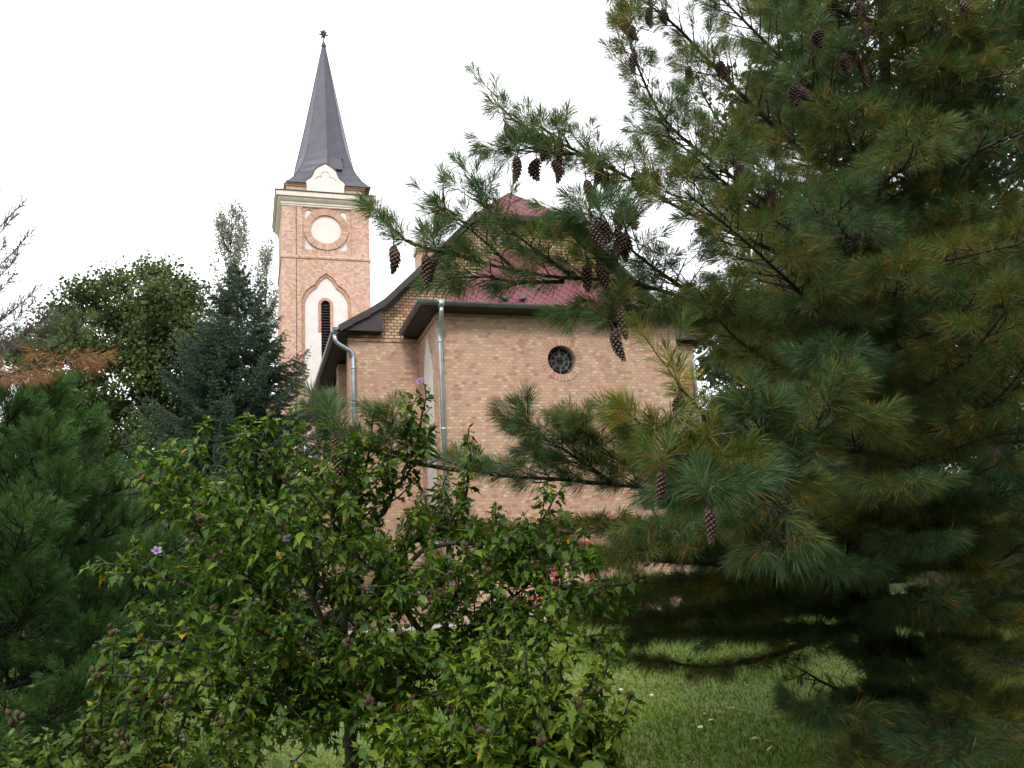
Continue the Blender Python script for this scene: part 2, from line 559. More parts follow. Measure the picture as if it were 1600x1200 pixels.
def build_choir():
    X0, X1, Y0, Y1, ZT = 4.32, 10.62, 19.64, 21.92, 8.06
    wc, wz, wr = 7.45, 6.95, .37
    mb = plate([(X0, BASE - .2), (X1, BASE - .2), (X1, ZT), (X0, ZT)], [circle(wc, wz, wr, 40)], .22, P_front(Y0))
    plate([(Y0 + .22, BASE - .2), (Y1, BASE - .2), (Y1, ZT), (Y0 + .22, ZT)], [], 0, P_left(X0), mb=mb)
    mb.add([(X1, Y0 + .22, BASE - .2), (X1, Y1, BASE - .2), (X1, Y1, ZT), (X1, Y0 + .22, ZT)], [(0, 1, 2, 3)])
    # soldier course and plinth, a little proud
    wall = mb.build('choir_wall', M_BRICK, church)
    mb = MB()
    vs_, fs, uv = [], [], []
    L = [(X0 - .012, Y1, ), (X0 - .012, Y0 - .012), (X1 + .012, Y0 - .012), (X1 + .012, Y1)]
    acc = 0
    for i, p in enumerate(L):
        if i: acc += math.dist(p, L[i - 1])
        for k, z in enumerate((2.93, 3.12)):
            vs_.append((p[0], p[1], z)); uv.append((acc, .1 + k * .18))
    fs = [(i * 2, i * 2 + 2, i * 2 + 3, i * 2 + 1) for i in range(3)]
    mb.add(vs_, fs)
    o = mb.build('soldier_course', M_BRICK_RING, wall); uvring(o, uv)
    # frieze course under the eave
    mb = MB(); mb.box(X0 - .025, X1 + .025, Y0 - .025, Y1, ZT - .17, ZT - .09); mb.build('eave_course', M_BRICK, wall)
    # round window
    win = plate(circle(wc, wz, wr + .03), [], 0, P_front(Y0 + .17)).build('round_window', M_GLASS, church)
    mb = MB()
    yy = Y0 + .155

    def P(r, a): return (wc + r * math.cos(a), yy, wz + r * math.sin(a))
    for r in (.34, .235, .12):
        mb.tube([P(r, 2 * math.pi * i / 32) for i in range(33)], .0085, 5, False)
    for k in range(8):
        a = k * math.pi / 4
        mb.tube([P(.06, a), P(.36, a)], .007, 5)
        mb.tube([P(.36, a), P(.12, a + math.pi / 8), P(.36, a + math.pi / 4)], .006, 5)
        mb.tube([P(.12, a + math.pi / 8), P(.235, a), P(.12, a - math.pi / 8)], .006, 5)
    mb.build('tracery', M_LEAD, win)
    ring('brick_surround', win, M_BRICK_RING, P_front(Y0), wc, wz, wr, wr + .165, .012, .01)
    # blind ogee window on the side
    yc = 20.72
    pts = [(yc - .50, 2.6), (yc + .50, 2.6), (yc + .50, 6.95)]
    for k in range(5):        # stepped brick teeth up to the point
        u = .50 - k * .095
        pts += [(yc + u, 6.95 + k * .16), (yc + u, 6.95 + k * .16 + .11), (yc + u - .055, 6.95 + k * .16 + .11)]
    top = [(yc, 7.82)]
    left = [(2 * yc - u, z) for u, z in reversed(pts[2:])]
    plate(pts + top + left + [], [], .012, P_left(X0 - .012)).build('blind_window', M_PLASTER, church)
    mb = MB()
    # roof: three flared slopes leaning on the nave gable
    prof = [(0, 8.17), (.25, 8.27), (.55, 8.42), (.9, 8.66), (1.3, 9.03), (1.75, 9.52), (2.2, 10.05), (2.72, 10.7)]
    ex0, ex1, ey = 3.93, 11.01, 19.24
    uvs = []
    ns = 24
    roof = MB()

    def sub(a, b): return [np.asarray(a) + (np.asarray(b) - np.asarray(a)) * j / ns for j in range(ns + 1)]
    roof_strip(roof, uvs, [sub((ex0 + r, ey + r, z), (ex1 - r, ey + r, z)) for r, z in prof])
    roof_strip(roof, uvs, [sub((ex0 + r, 21.96, z), (ex0 + r, ey + r, z)) for r, z in prof])
    roof_strip(roof, uvs, [sub((ex1 - r, ey + r, z), (ex1 - r, 21.96, z)) for r, z in prof])
    ro = roof.build('choir_roof', M_SHINGLE, church)
    uvring(ro, uvs)
    mb = MB()
    # soffit and fascia boards
    mb.add([(ex0, ey, 8.10), (ex1, ey, 8.10), (X1, Y0 - .02, 8.05), (X0, Y0 - .02, 8.05)], [(0, 1, 2, 3)])
    mb.add([(ex0, ey, 8.10), (X0 - .02, Y0, 8.05), (X0 - .02, 21.9, 8.05), (ex0, 21.9, 8.10)], [(0, 1, 2, 3)])
    mb.add([(ex1, ey, 8.10), (ex1, 21.9, 8.10), (X1 + .02, 21.9, 8.05), (X1 + .02, Y0, 8.05)], [(0, 1, 2, 3)])
    mb.add([(ex0, ey, 8.10), (ex1, ey, 8.10), (ex1, ey, 8.175), (ex0, ey, 8.175)], [(0, 1, 2, 3)])
    mb.add([(ex0, ey, 8.10), (ex0, ey, 8.175), (ex0, 21.9, 8.175), (ex0, 21.9, 8.10)], [(0, 1, 2, 3)])
    mb.add([(ex1, ey, 8.10), (ex1, 21.9, 8.10), (ex1, 21.9, 8.175), (ex1, ey, 8.175)], [(0, 1, 2, 3)])
    mb.build('eave_boards', M_WOOD, ro)
    mb = MB()
    mb.gutter([(ex0 - .07, 21.75, 8.175), (ex0 - .07, ey - .07, 8.175), (ex1 + .07, ey - .07, 8.175), (ex1 + .07, 21.75, 8.175)], .085)
    mb.build('gutter', M_ZINCD, church)
    mb = MB()
    px, py = 4.36, 19.17
    mb.tube([(px, py, 8.20), (px, py, 8.10), (px, py, 8.03)], [.11, .085, .055], 12)
    mb.tube([(px, py, 8.05), (px, py, 7.95), (px + .03, 19.40, 7.72), (px + .03, 19.54, 7.55), (px + .03, 19.56, 7.4), (px + .03, 19.56, .95)], .055, 12)
    for z in (7.3, 5.2, 3.6, 2.2): mb.tube([(px + .03, 19.56, z), (px + .03, 19.56, z + .05)], .064, 12)
    mb.build('downpipe', M_ZINC, church, True)


build_choir()


def build_nave():
    X0, X1, Y0, Y1 = 2.52, 12.38, 21.9, 33.6
    C = 7.45
    # gable outline (wall)
    zk, xk = 8.80, 3.55
    zj, xj = 11.45, 6.02
    mb = plate([(X0, BASE - .2), (X1, BASE - .2), (X1, 8.0), (X0, 8.0)], [], 0, P_front(Y0))
    # side walls, with pilasters
    mb.add([(X0 + .22, Y0 + .5, BASE - .2), (X0 + .22, Y1, BASE - .2), (X0 + .22, Y1, 8.05), (X0 + .22, Y0 + .5, 8.05)], [(0, 1, 2, 3)])
    mb.add([(X1 - .22, Y0 + .5, BASE - .2), (X1 - .22, Y1, BASE - .2), (X1 - .22, Y1, 8.05), (X1 - .22, Y0 + .5, 8.05)], [(3, 2, 1, 0)])
    for yy in (Y0 + .002, 24.6, 27.4, 30.2, 33.05):
        mb.box(X0, X0 + .4, yy, yy + .5, BASE - .2, 8.04)
        mb.box(X1 - .4, X1, yy, yy + .5, BASE - .2, 8.04)
    mb.box(X0, X1, Y1, Y1 + .3, BASE - .2, 8.1)
    wall = mb.build('nave_wall', M_BRICK, church)
    g = plate([(X0, 8.0), (X1, 8.0), (X1, 8.25), (2 * C - xk, zk), (2 * C - xj, zj), (xj, zj), (xk, zk), (X0, 8.25)], [], 0, P_front(Y0 + .004))
    g.build('gable_wall', M_BRICK_GABLE, church)
    mb = MB()
    mb.box(X0 - .03, 4.32, Y0 - .03, Y0 + .05, 7.955, 8.03); mb.build('string_course', M_BRICK, wall); mb = MB(); mb.box(10.62, X1 + .03, Y0 - .03, Y0 + .05, 7.955, 8.03)
    mb.build('string_course', M_BRICK, wall)
    # blind arched windows along the left side
    for yy in (23.5, 26.25, 29.05, 31.9):
        pts = [(yy - .55, 2.5), (yy + .55, 2.5)] + arc(yy, 6.4, .55, 0, 180, 12)
        plate(pts, [], .01, P_left(X0 + .21)).build('blind_window', M_PLASTER, church)
    # roof
    yv = 21.58
    ridge = 13.02

    def half(sx):
        def q(x, z, y): return (C + sx * (C - x), y, z) if sx > 0 else (x, y, z)
        uvs = []
        r = MB()
        ns = 20
        kk = [(2.23, 8.24), (2.55, 8.44), (3.0, 8.70), (3.42, 8.99), (xk + .18, 9.30), (4.8, 10.36), (xj - .04, 11.60)]
        lines = [[np.array(q(x, z, yv + (34.0 - yv) * j / ns)) for j in range(ns + 1)] for x, z in kk]
        # above the half hip the slope starts further back
        for t in (.5, 1.0):
            x = xj - .04 + (C - xj + .04) * t; z = 11.60 + (ridge - 11.60) * t; ys = yv + 1.5 * t
            lines.append([np.array(q(x, z, ys + (34.0 - ys) * j / ns)) for j in range(ns + 1)])
        roof_strip(r, uvs, lines)
        return r, uvs
    for sx in (0, 1):
        r, uvs = half(sx)
        o = r.build('nave_roof', M_SHINGLE, church); uvring(o, uvs)
    r, uvs = MB(), []
    a, b = np.array((xj - .04, yv, 11.60)), np.array((2 * C - xj + .04, yv, 11.60)); top = np.array((C, yv + 1.5, ridge))
    a2, b2 = a + (top - a) * .999, b + (top - b) * .999
    roof_strip(r, uvs, [[a + (b - a) * j / 8 for j in range(9)], [(a + a2) / 2 + ((b + b2) / 2 - (a + a2) / 2) * j / 8 for j in range(9)], [a2 + (b2 - a2) * j / 8 for j in range(9)]])
    o = r.build('half_hip_roof', M_SHINGLE, church); uvring(o, uvs)
    # verge boards, timber eave boxes, soffits
    mb = MB()
    for sx in (-1, 1):
        def q(x, y, z): return (C + sx * (C - x) if sx > 0 else x, y, z)
        L = [(2.23, 8.24), (2.55, 8.44), (3.0, 8.70), (3.42, 8.99), (xk + .18, 9.30), (4.8, 10.36), (xj - .04, 11.60)]
        for (xa, za), (xb, zb) in zip(L[:-1], L[1:]):
            vs_ = [q(xa, yv - .03, za + .03), q(xb, yv - .03, zb + .03), q(xb + .04, yv - .03, zb - .15), q(xa + .04, yv - .03, za - .13),
                   q(xa, yv + .03, za + .03), q(xb, yv + .03, zb + .03), q(xb + .04, yv + .03, zb - .15), q(xa + .04, yv + .03, za - .13)]
            mb.add(vs_, [(0, 1, 2, 3), (7, 6, 5, 4), (0, 4, 5, 1), (3, 2, 6, 7)])
            mb.add([q(xa + .02, yv, za - .05), q(xb + .02, yv, zb - .05), q(xb + .02, Y0 + .05, zb - .05), q(xa + .02, Y0 + .05, za - .05)], [(0, 1, 2, 3)])
        # boxed eave end in front of the gable wall
        fr = [(2.30, 8.16), (3.36, 8.16), (3.36, 8.86), (3.0, 8.62), (2.55, 8.36), (2.30, 8.22)]
        vs_ = [q(x, 21.62, z) for x, z in fr] + [q(x, Y0 + .02, z) for x, z in fr]
        n = len(fr)
        mb.add(vs_, [tuple(range(n)), tuple(range(2 * n - 1, n - 1, -1))] + [(i, (i + 1) % n, (i + 1) % n + n, i + n) for i in range(n)])
        # long soffit under the side eave
        mb.add([q(2.23, 21.62, 8.14), q(2.23, 34.0, 8.14), q(2.8, 34.0, 8.10), q(2.8, 21.62, 8.10)], [(0, 1, 2, 3)])
        mb.add([q(2.23, 21.62, 8.14), q(2.23, 34.0, 8.14), q(2.23, 34.0, 8.25), q(2.23, 21.62, 8.25)], [(0, 1, 2, 3)])
    mb.box(xj - .1, 2 * C - xj + .1, yv - .03, yv + .03, 11.45, 11.615)
    mb.build('verge_boards', M_WOOD, church)
    for sx in (-1, 1):
        def q(x, y, z): return (C + sx * (C - x) if sx > 0 else x, y, z)
        mb = MB(); mb.gutter([q(2.16, 21.55, 8.215), q(2.16, 33.3, 8.215)], .085); mb.build('gutter', M_ZINCD, church)
        mb = MB()
        mb.tube([q(2.16, 21.72, 8.24), q(2.16, 21.72, 8.12), q(2.16, 21.72, 8.06)], [.105, .085, .055], 12)
        xx = 2.62
        mb.tube([q(2.16, 21.72, 8.08), q(2.16, 21.72, 7.93), q(2.22, 21.73, 7.84), q(2.54, 21.79, 7.66), q(xx, 21.82, 7.56), q(xx, 21.82, 7.45), q(xx, 21.82, .95)], .055, 12)
        for z in (7.2, 5.0, 3.0): mb.tube([q(xx, 21.82, z), q(xx, 21.82, z + .05)], .064, 12)
        mb.build('downpipe', M_ZINC, church, True)
        mb = MB(); mb.tube([q(2.16, 33.1, 8.15), q(2.16, 33.1, .95)], .05, 10); mb.build('downpipe', M_ZINC, church, True)
    mb = MB()
    mb.box(4.83, 5.35, 24.0, 24.55, 9.6, 11.38); mb.box(4.79, 5.39, 23.96, 24.59, 11.38, 11.46)
    mb.build('chimney', M_BRICK_TOWER, church)


build_nave()


def build_tower():
    CX, H, YF = 3.255, 1.855, 36.0
    CY = YF + H
    z1 = 18.02       # underside of the cornice
    # --- front plate with niche and clock field
    niche_out = [(2.21, 9.0), (4.27, 9.0), (4.27, 13.75)]
    og = [(4.27, 13.75), (4.20, 14.0), (4.06, 14.22), (3.90, 14.37), (3.78, 14.44), (3.70, 14.50), (3.62, 14.66), (3.48, 14.83), (3.24, 15.00)]
    out = [(2.21, 9.0), (4.27, 9.0)] + og + [(2 * 3.24 - u, z) for u, z in reversed(og[:-1])]
    inn = []
    for u, z in out:
        cu, cz = 3.24, 12.6
        inn.append((cu + (u - cu) * .875, z if z < 9.1 else z - (.06 if z < 14 else .13)))
    field = [(2.26, 15.86), (4.34, 15.86), (4.34, 17.97), (2.26, 17.97)]
    mb = plate([(CX - H, BASE - .2), (CX + H, BASE - .2), (CX + H, z1 + .1), (CX - H, z1 + .1)], [out, field], .16, P_front(YF))
    plate([(YF + .16, BASE - .2), (YF + 2 * H, BASE - .2), (YF + 2 * H, z1 + .1), (YF + .16, z1 + .1)], [], 0, P_left(CX - H), mb=mb)
    mb.add([(CX + H, YF + .16, BASE - .2), (CX + H, YF + 2 * H, BASE - .2), (CX + H, YF + 2 * H, z1 + .1), (CX + H, YF + .16, z1 + .1)], [(0, 1, 2, 3)])
    mb.add([(CX - H, CY + H, BASE - .2), (CX + H, CY + H, BASE - .2), (CX + H, CY + H, z1 + .1), (CX - H, CY + H, z1 + .1)], [(3, 2, 1, 0)])
    # corner strip on the left side
    mb.box(CX - H - .05, CX - H + .02, YF + .45, YF + 2 * H - .45, BASE, 14.2)
    mb.box(CX - H, CX + H, YF + .4, YF + .45, z1, z1 + .1)
    tower = mb.build('tower', M_BRICK_TOWER, church)
    # moulded arch: stepped brick frame inside the niche
    plate(out, [inn], .07, P_front(YF + .06)).build('niche_frame', M_BRICK_RINGLESS, tower)
    so = [(2.90, 12.42), (3.52, 12.42)] + arc(3.21, 13.62, .31, 0, 180, 14)
    si = [(3.02, 11.1), (3.40, 11.1)] + arc(3.21, 13.62, .19, 0, 180, 14)
    so2 = [(2.90, 11.0), (3.52, 11.0)] + arc(3.21, 13.62, .31, 0, 180, 14)
    plate(inn, [si], .08, P_front(YF + .12)).build('niche_plaster', M_WHITEP, tower)
    # brick edging of the slit, left leg stops half way
    eo = [(2.90, 12.42)] + [(3.02, 12.42)] + [(3.02, 13.62)] + [(2 * 3.21 - u, z) for u, z in arc(3.21, 13.62, .19, 0, 180, 14)][1:] + [(3.40, 11.1), (3.52, 11.1)] + arc(3.21, 13.62, .31, 0, 180, 14)
    plate(eo, [], .04, P_front(YF + .085)).build('slit_edging', M_BRICK_RINGLESS, tower)
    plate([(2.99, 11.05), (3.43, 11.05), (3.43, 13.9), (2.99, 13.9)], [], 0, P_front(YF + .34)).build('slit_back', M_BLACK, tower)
    mb = MB()
    for i in range(22):
        z = 11.15 + i * .123
        if z > 13.70: continue
        mb.add([(3.0, YF + .14, z - .03), (3.42, YF + .14, z - .03), (3.42, YF + .26, z + .05), (3.0, YF + .26, z + .05), (3.0, YF + .14, z - .012), (3.42, YF + .14, z - .012), (3.42, YF + .26, z + .068), (3.0, YF + .26, z + .068)],
               [(0, 3, 2, 1), (4, 5, 6, 7), (0, 1, 5, 4)])
    mb.build('louvre', M_WOOD, tower)
    # clock field
    cu, cz = 3.25, 17.0
    ro, ri = .945, .655
    wh = [(2.36, 16.06), (4.15, 16.06), (4.15, 17.74)] + arc(3.99, 17.74, .16, 0, 180, 8)[1:] + [(3.83, 17.62), (2.68, 17.62)] + arc(2.52, 17.74, .16, 0, 180, 8) + [(2.36, 17.6)]
    plate(field, [wh], .05, P_front(YF + .05)).build('clock_field', M_BRICK_TOWER, tower)
    plate([(2.3, 15.9), (4.3, 15.9), (4.3, 17.95), (2.3, 17.95)], [], 0, P_front(YF + .10)).build('clock_field_plaster', M_PLASTER, tower)
    ring('clock_ring', tower, M_BRICK_RING, P_front(YF), cu, cz, ri, ro, .01, .1, 56)
    plate(circle(cu, cz, ri + .02), [], 0, P_front(YF + .07)).build('clock_blank', M_PLASTER, tower)
    mb = MB(); vs_, uv = [], []
    for x in (2.36, 4.15):
        for z in (15.84, 16.055): vs_.append((x, YF + .03, z)); uv.append((x, z - 15.7))
    mb.add(vs_, [(0, 2, 3, 1)]); o = mb.build('clock_sill', M_BRICK_RING, tower); uvring(o, uv)
    # string course
    mb = MB(); mb.square_sweep(CX, CY, [(H - .05, 15.60), (H + .035, 15.62), (H + .05, 15.70), (H + .03, 15.74), (H - .05, 15.76)])
    mb.build('string_course', M_BRICK_TOWER, tower)
    # cornice
    mb = MB()
    mb.square_sweep(CX, CY, [(H - .1, 18.00), (H + .02, 18.0), (H + .02, 18.06), (H + .05, 18.08), (H + .05, 18.16), (H + .10, 18.20), (H + .16, 18.27), (H + .165, 18.33), (H + .25, 18.36), (H + .25, 18.58)])
    mb.build('cornice', M_PLASTER2, tower)
    mb = MB(); mb.square_sweep(CX, CY, [(H + .24, 18.57), (H + .29, 18.58), (H + .29, 18.615), (H - .1, 18.70)]); mb.build('cornice_flashing', M_BLACK, tower)
    # attic
    mb = MB(); mb.box(CX - 1.66, CX + 1.66, CY - 1.66, CY + 1.66, 18.6, 19.12); mb.build('attic_wall', M_BRICK_TOWER, tower)
    mb = MB(); mb.square_sweep(CX, CY, [(1.6, 19.0), (1.70, 19.0), (1.70, 19.05), (1.75, 19.08), (1.75, 19.13), (1.6, 19.15)]); mb.build('attic_moulding', M_BRICK_RINGLESS, tower)
    # pediments, curved gables on the four sides
    rp = [(1.03, 18.62), (.80, 18.78), (.80, 19.02), (.84, 19.17), (.82, 19.24), (.68, 19.33), (.58, 19.44), (.52, 19.58), (.47, 19.72), (.38, 19.84), (.25, 19.94), (.10, 20.03), (0, 20.09)]
    pl = rp + [(-u, z) for u, z in reversed(rp[:-1])]
    for k in range(4):
        ca, sa = math.cos(k * math.pi / 2), math.sin(k * math.pi / 2)

        def Pk(u, z, d, ca=ca, sa=sa):
            x, y = u, -(H - .02) + d
            return (CX + x * ca - y * sa, CY + x * sa + y * ca, z)
        mb = plate(pl, [], .30, Pk)
        plate([(u, z) for u, z in pl], [], 0, lambda u, z, d: Pk(u, z, .30 - d), mb=mb)
        pe = mb.build('pediment', M_WHITEP, tower)
    # front trefoil lines
    mb = MB()
    yp = CY - (H - .02) - .004
    for (cu_, cz_, a0, a1) in ((CX, 19.52, -10, 190), (CX - .25, 19.27, 60, 175), (CX + .25, 19.27, 5, 120)):
        mb.tube([(u, yp, z) for u, z in arc(cu_, cz_, .19, a0, a1, 14)], .011, 5)
    mb.build('trefoil_moulding', M_BRICK_RINGLESS, tower)
    mb = MB()
    rim = [(u * 1.02, z + .012) for u, z in rp[3:]]
    rim = rim + [(-u, z) for u, z in reversed(rim[:-1])]
    mb.tube([(CX + u, CY - H + .005, z + .01) for u, z in rim], .022, 6)
    mb.build('pediment_coping', M_BLACK, tower)
    # spire: square flared foot passing into an octagon
    prof = [(1.83, 19.13, 1.41), (1.74, 19.26, 1.38), (1.60, 19.55, 1.31), (1.48, 19.95, 1.22), (1.39, 20.35, 1.13), (1.32, 20.75, 1.06), (1.22, 21.2, 1.02), (1.08, 21.85, 1.0), (.83, 23.1, 1.0), (.58, 24.4, 1.0), (.34, 25.7, 1.0), (.17, 26.6, 1.0), (.07, 27.12, 1.0)]
    CX += .15; FT = 1.12
    vs_, fs = [], []
    for hw, z, cm in prof:
        for k in range(8):
            a = k * math.pi / 4 - math.pi / 2
            r = hw * (cm if k % 2 else 1.0)
            vs_.append((CX + r * math.cos(a), CY + r * math.sin(a), z))
    for i in range(len(prof) - 1):
        for k in range(8):
            fs.append((i * 8 + k, i * 8 + (k + 1) % 8, i * 8 + 8 + (k + 1) % 8, i * 8 + 8 + k))
    fs.append(tuple(range(7, -1, -1)))
    mb = MB(); mb.add(vs_, fs)
    # standing seams along the edges
    for k in range(8):
        a = k * math.pi / 4 - math.pi / 2
        mb.tube([(CX + (hw * (cm if k % 2 else 1) + .005) * math.cos(a), CY + (hw * (cm if k % 2 else 1) + .005) * math.sin(a), z) for hw, z, cm in prof], .014, 5)
    mb.build('spire', M_DARKMETAL, tower)
    mb = MB()
    hx, hy0 = CX + .33, CY - 1.30
    vs_ = [(hx - .31, hy0 - .10, 20.12), (hx + .31, hy0 - .10, 20.12), (hx + .31, hy0 - .02, 20.66), (hx - .31, hy0 - .02, 20.66), (hx - .31, hy0 + .5, 20.12), (hx + .31, hy0 + .5, 20.12), (hx + .31, hy0 + .5, 20.66), (hx - .31, hy0 + .5, 20.66)]
    mb.add(vs_, [(0, 1, 2, 3), (1, 5, 6, 2), (5, 4, 7, 6), (4, 0, 3, 7), (3, 2, 6, 7), (0, 4, 5, 1)])
    mb.box(hx - .36, hx - .31, hy0 - .14, hy0 + .3, 20.10, 20.70); mb.box(hx + .29, hx + .34, hy0 - .14, hy0 + .3, 20.6, 20.70)
    mb.box(hx - .12, hx + .30, hy0 - .16, hy0 - .09, 20.06, 20.115)
    mb.build('spire_hatch', M_DARKMETAL, tower)
    # finial: bulb, rod and spiked star
    mb = MB()
    def lathe(prof, n=12):
        mb.tube([(CX, CY, z) for r, z in prof], [r for r, z in prof], n)
    lathe([(.05, 25.95 + FT), (.115, 25.98 + FT), (.125, 26.05 + FT), (.085, 26.16 + FT), (.045, 26.26 + FT), (.03, 26.32 + FT), (.028, 26.55 + FT)])
    lathe([(.02, 26.5 + FT), (.07, 26.53 + FT), (.105, 26.60 + FT), (.115, 26.68 + FT), (.105, 26.76 + FT), (.07, 26.83 + FT), (.02, 26.86 + FT)])
    sr = np.random.default_rng(3)
    for k in range(18):
        z = 1 - 2 * (k + .5) / 18; a = k * 2.39996
        d = np.array([math.cos(a) * math.sqrt(1 - z * z), math.sin(a) * math.sqrt(1 - z * z), z])
        c = np.array([CX, CY, 26.68 + FT])
        mb.tube([c + d * .09, c + d * .27], [.05, .006], 6)
    mb.build('finial', M_DARKMETAL, tower)
    mb = MB(); mb.tube([(2.0, YF - .02, 18.0), (2.0, YF - .02, 1.0)], .012, 5); mb.build('lightning_wire', M_BLACK, tower)


M_BRICK_RINGLESS = brick_mat('brick_moulding', w=.26, h=.06, mortar=.006, mcol=(.26, .17, .12),
                             stops=[(0, (.42, .23, .16)), (.5, (.49, .29, .20)), (1, (.54, .35, .24))])
build_tower()


# ------------------------------------------------------------------ pigeons on the choir roof
def make_pigeon(loc, rz, pitch, label):
    t = empty('pigeon', loc, label, 'pigeon', 'pigeons on the red roof')
    t.rotation_euler = (0, pitch, rz)
    def lk(name, mb, mat, smooth=True):
        me = bpy.data.meshes.new(name); me.from_pydata(mb.v, [], mb.f); me.update()
        me.polygons.foreach_set('use_smooth', [smooth] * len(mb.f)); me.materials.append(mat)
        o = bpy.data.objects.new(name, me); COL.objects.link(o); o.parent = t
        return o
    mb = MB()
    mb.tube([(-.14, 0, .10), (-.10, 0, .10), (-.05, 0, .10), (.02, 0, .11), (.07, 0, .13), (.095, 0, .165), (.105, 0, .19), (.12, 0, .205), (.135, 0, .20), (.15, 0, .195), (.168, 0, .19)],
            [.012, .035, .058, .066, .056, .036, .030, .030, .024, .010, .003], 12)
    mb.tube([(0, .02, .06), (.005, .022, 0)], .006, 6); mb.tube([(0, -.02, .06), (.005, -.022, 0)], .006, 6)
    lk('body', mb, M_PIGEON)
    for s in (-1, 1):
        mb = MB()
        mb.add([(.06, s * .058, .14), (.0, s * .072, .135), (-.08, s * .062, .115), (-.19, s * .025, .09), (-.09, s * .066, .085), (.0, s * .073, .085), (.05, s * .064, .10)], [(0, 1, 5, 6), (1, 2, 4, 5), (2, 3, 4)])
        mb.add([(.06, s * .064, .14), (.0, s * .078, .135), (-.08, s * .068, .115), (-.19, s * .03, .09), (-.09, s * .072, .085), (.0, s * .079, .085), (.05, s * .07, .10)], [(6, 5, 1, 0), (5, 4, 2, 1), (4, 3, 2)])
        lk('wing', mb, M_PIGEON, False)
    mb = MB(); mb.add([(-.09, .03, .10), (-.09, -.03, .10), (-.24, -.035, .075), (-.24, .035, .075), (-.09, .03, .088), (-.09, -.03, .088), (-.24, -.035, .068), (-.24, .035, .068)],
                      [(0, 1, 2, 3), (7, 6, 5, 4), (0, 3, 7, 4), (1, 5, 6, 2), (2, 6, 7, 3)]); lk('tail', mb, M_PIGEON, False)
    mb = MB(); mb.add([(-.01, -.083, .12), (-.05, -.078, .11), (-.05, -.078, .098), (-.01, -.083, .108)], [(0, 1, 2, 3)]); lk('wing_bar', mb, M_PIGEONW, False)
    return t


make_pigeon((6.08, 19.85, 8.455), math.radians(10), math.radians(20), 'dark pigeon on the red choir roof, head turned down to the right')
make_pigeon((6.66, 19.92, 8.50), math.radians(18), math.radians(-14), 'grey pigeon on the red choir roof, head raised, tail to the left')


# ------------------------------------------------------------------ red frame and flower box by the wall
def build_red_frame():
    t = empty('beating_frame', (7.2, 18.0, .86), 'red painted tubular steel carpet beating frame on the pavement before the choir wall', 'steel frame')
    A, B = at(850, 965, 19.0), at(905, 965, 19.0)
    ax, bx = 6.35, 7.18
    y = 18.1
    for x in (ax, bx):
        mb = MB(); mb.tube([(x, y, .8), (x, y, 2.42)], .045, 10); mb.build('post', M_RED, t, True)
    mb = MB(); mb.tube([(ax - .03, y, 2.42), (bx + .04, y, 2.40)], .05, 10); mb.build('top_bar', M_RED, t, True)
    mb = MB(); mb.tube([(ax, y, 1.18), (bx + .1, y, 1.20)], .03, 10); mb.build('lower_bar', M_RED, t, True)
    mb = MB(); mb.tube([(ax - .5, y + .4, .8), (ax - .5, y + .4, 1.3), (ax, y, 1.3)], .03, 8); mb.build('brace', M_RED, t, True)


build_red_frame()


def build_planter():
    t = empty('flower_planter', (5.35, 18.5, .875), 'low planter with white and red flowers at the foot of the choir wall', 'planter')
    mb = MB()
    mb.add([(4.95, 18.4, .87), (5.85, 18.4, .87), (5.85, 18.75, .87), (4.95, 18.75, .87), (4.9, 18.35, 1.15), (5.9, 18.35, 1.15), (5.9, 18.8, 1.15), (4.9, 18.8, 1.15)],
           [(0, 1, 5, 4), (1, 2, 6, 5), (2, 3, 7, 6), (3, 0, 4, 7), (4, 5, 6, 7)])
    mb.build('trough', M_CONC, t)
    r = np.random.default_rng(4)
    for nm, mat in (('white_flowers', M_WHITEP), ('red_flowers', M_RED)):
        mb = MB()
        for i in range(16):
            c = np.array([r.uniform(4.95, 5.85), r.uniform(18.38, 18.6), r.uniform(1.2, 1.42)])
            for k in range(5):
                a = k * 2 * math.pi / 5; b = a + .9
                mb.add([c, c + np.array([math.cos(a) * .045, -.02, math.sin(a) * .045]), c + np.array([math.cos(b) * .045, -.025, math.sin(b) * .045])], [(0, 1, 2)])
        mb.build(nm, mat, t)
    V, Fc, C = leaf_cloud(np.stack([r.uniform(4.92, 5.88, 260), r.uniform(18.38, 18.75, 260), r.uniform(1.15, 1.4, 260)], -1), r, .06, (.04, .09, .02))
    tri_object('leaves', V, Fc, C, M_LEAF, t)


# ------------------------------------------------------------------ foliage engine (numpy)
def tri_object(name, V, Fc, C, mat, parent=None, loc=None):
    """V (N,3), Fc (M,3 or 4), C (N,3) vertex tint"""
    me = bpy.data.meshes.new(name)
    V = np.ascontiguousarray(V, dtype=np.float32); Fc = np.ascontiguousarray(Fc, dtype=np.int32)
    k = Fc.shape[1]
    me.vertices.add(len(V)); me.vertices.foreach_set('co', V.ravel())
    me.loops.add(Fc.size); me.loops.foreach_set('vertex_index', Fc.ravel())
    me.polygons.add(len(Fc)); me.polygons.foreach_set('loop_start', np.arange(0, Fc.size, k, dtype=np.int32))
    try: me.polygons.foreach_set('loop_total', np.full(len(Fc), k, dtype=np.int32))
    except Exception: pass
    a = me.attributes.new('tint', 'FLOAT_COLOR', 'POINT')
    c4 = np.ones((len(V), 4), dtype=np.float32); c4[:, :3] = np.clip(C, 0, 1)
    a.data.foreach_set('color', c4.ravel())
    me.update(calc_edges=True)
    o = link(name, me, mat, parent)
    return o


def basis(d):
    d = nrm(d)
    a = np.where(np.abs(d[:, 2:3]) < .9, np.array([[0, 0, 1.0]]), np.array([[1.0, 0, 0]]))
    u = nrm(np.cross(d, a)); v = np.cross(d, u)
    return d, u, v


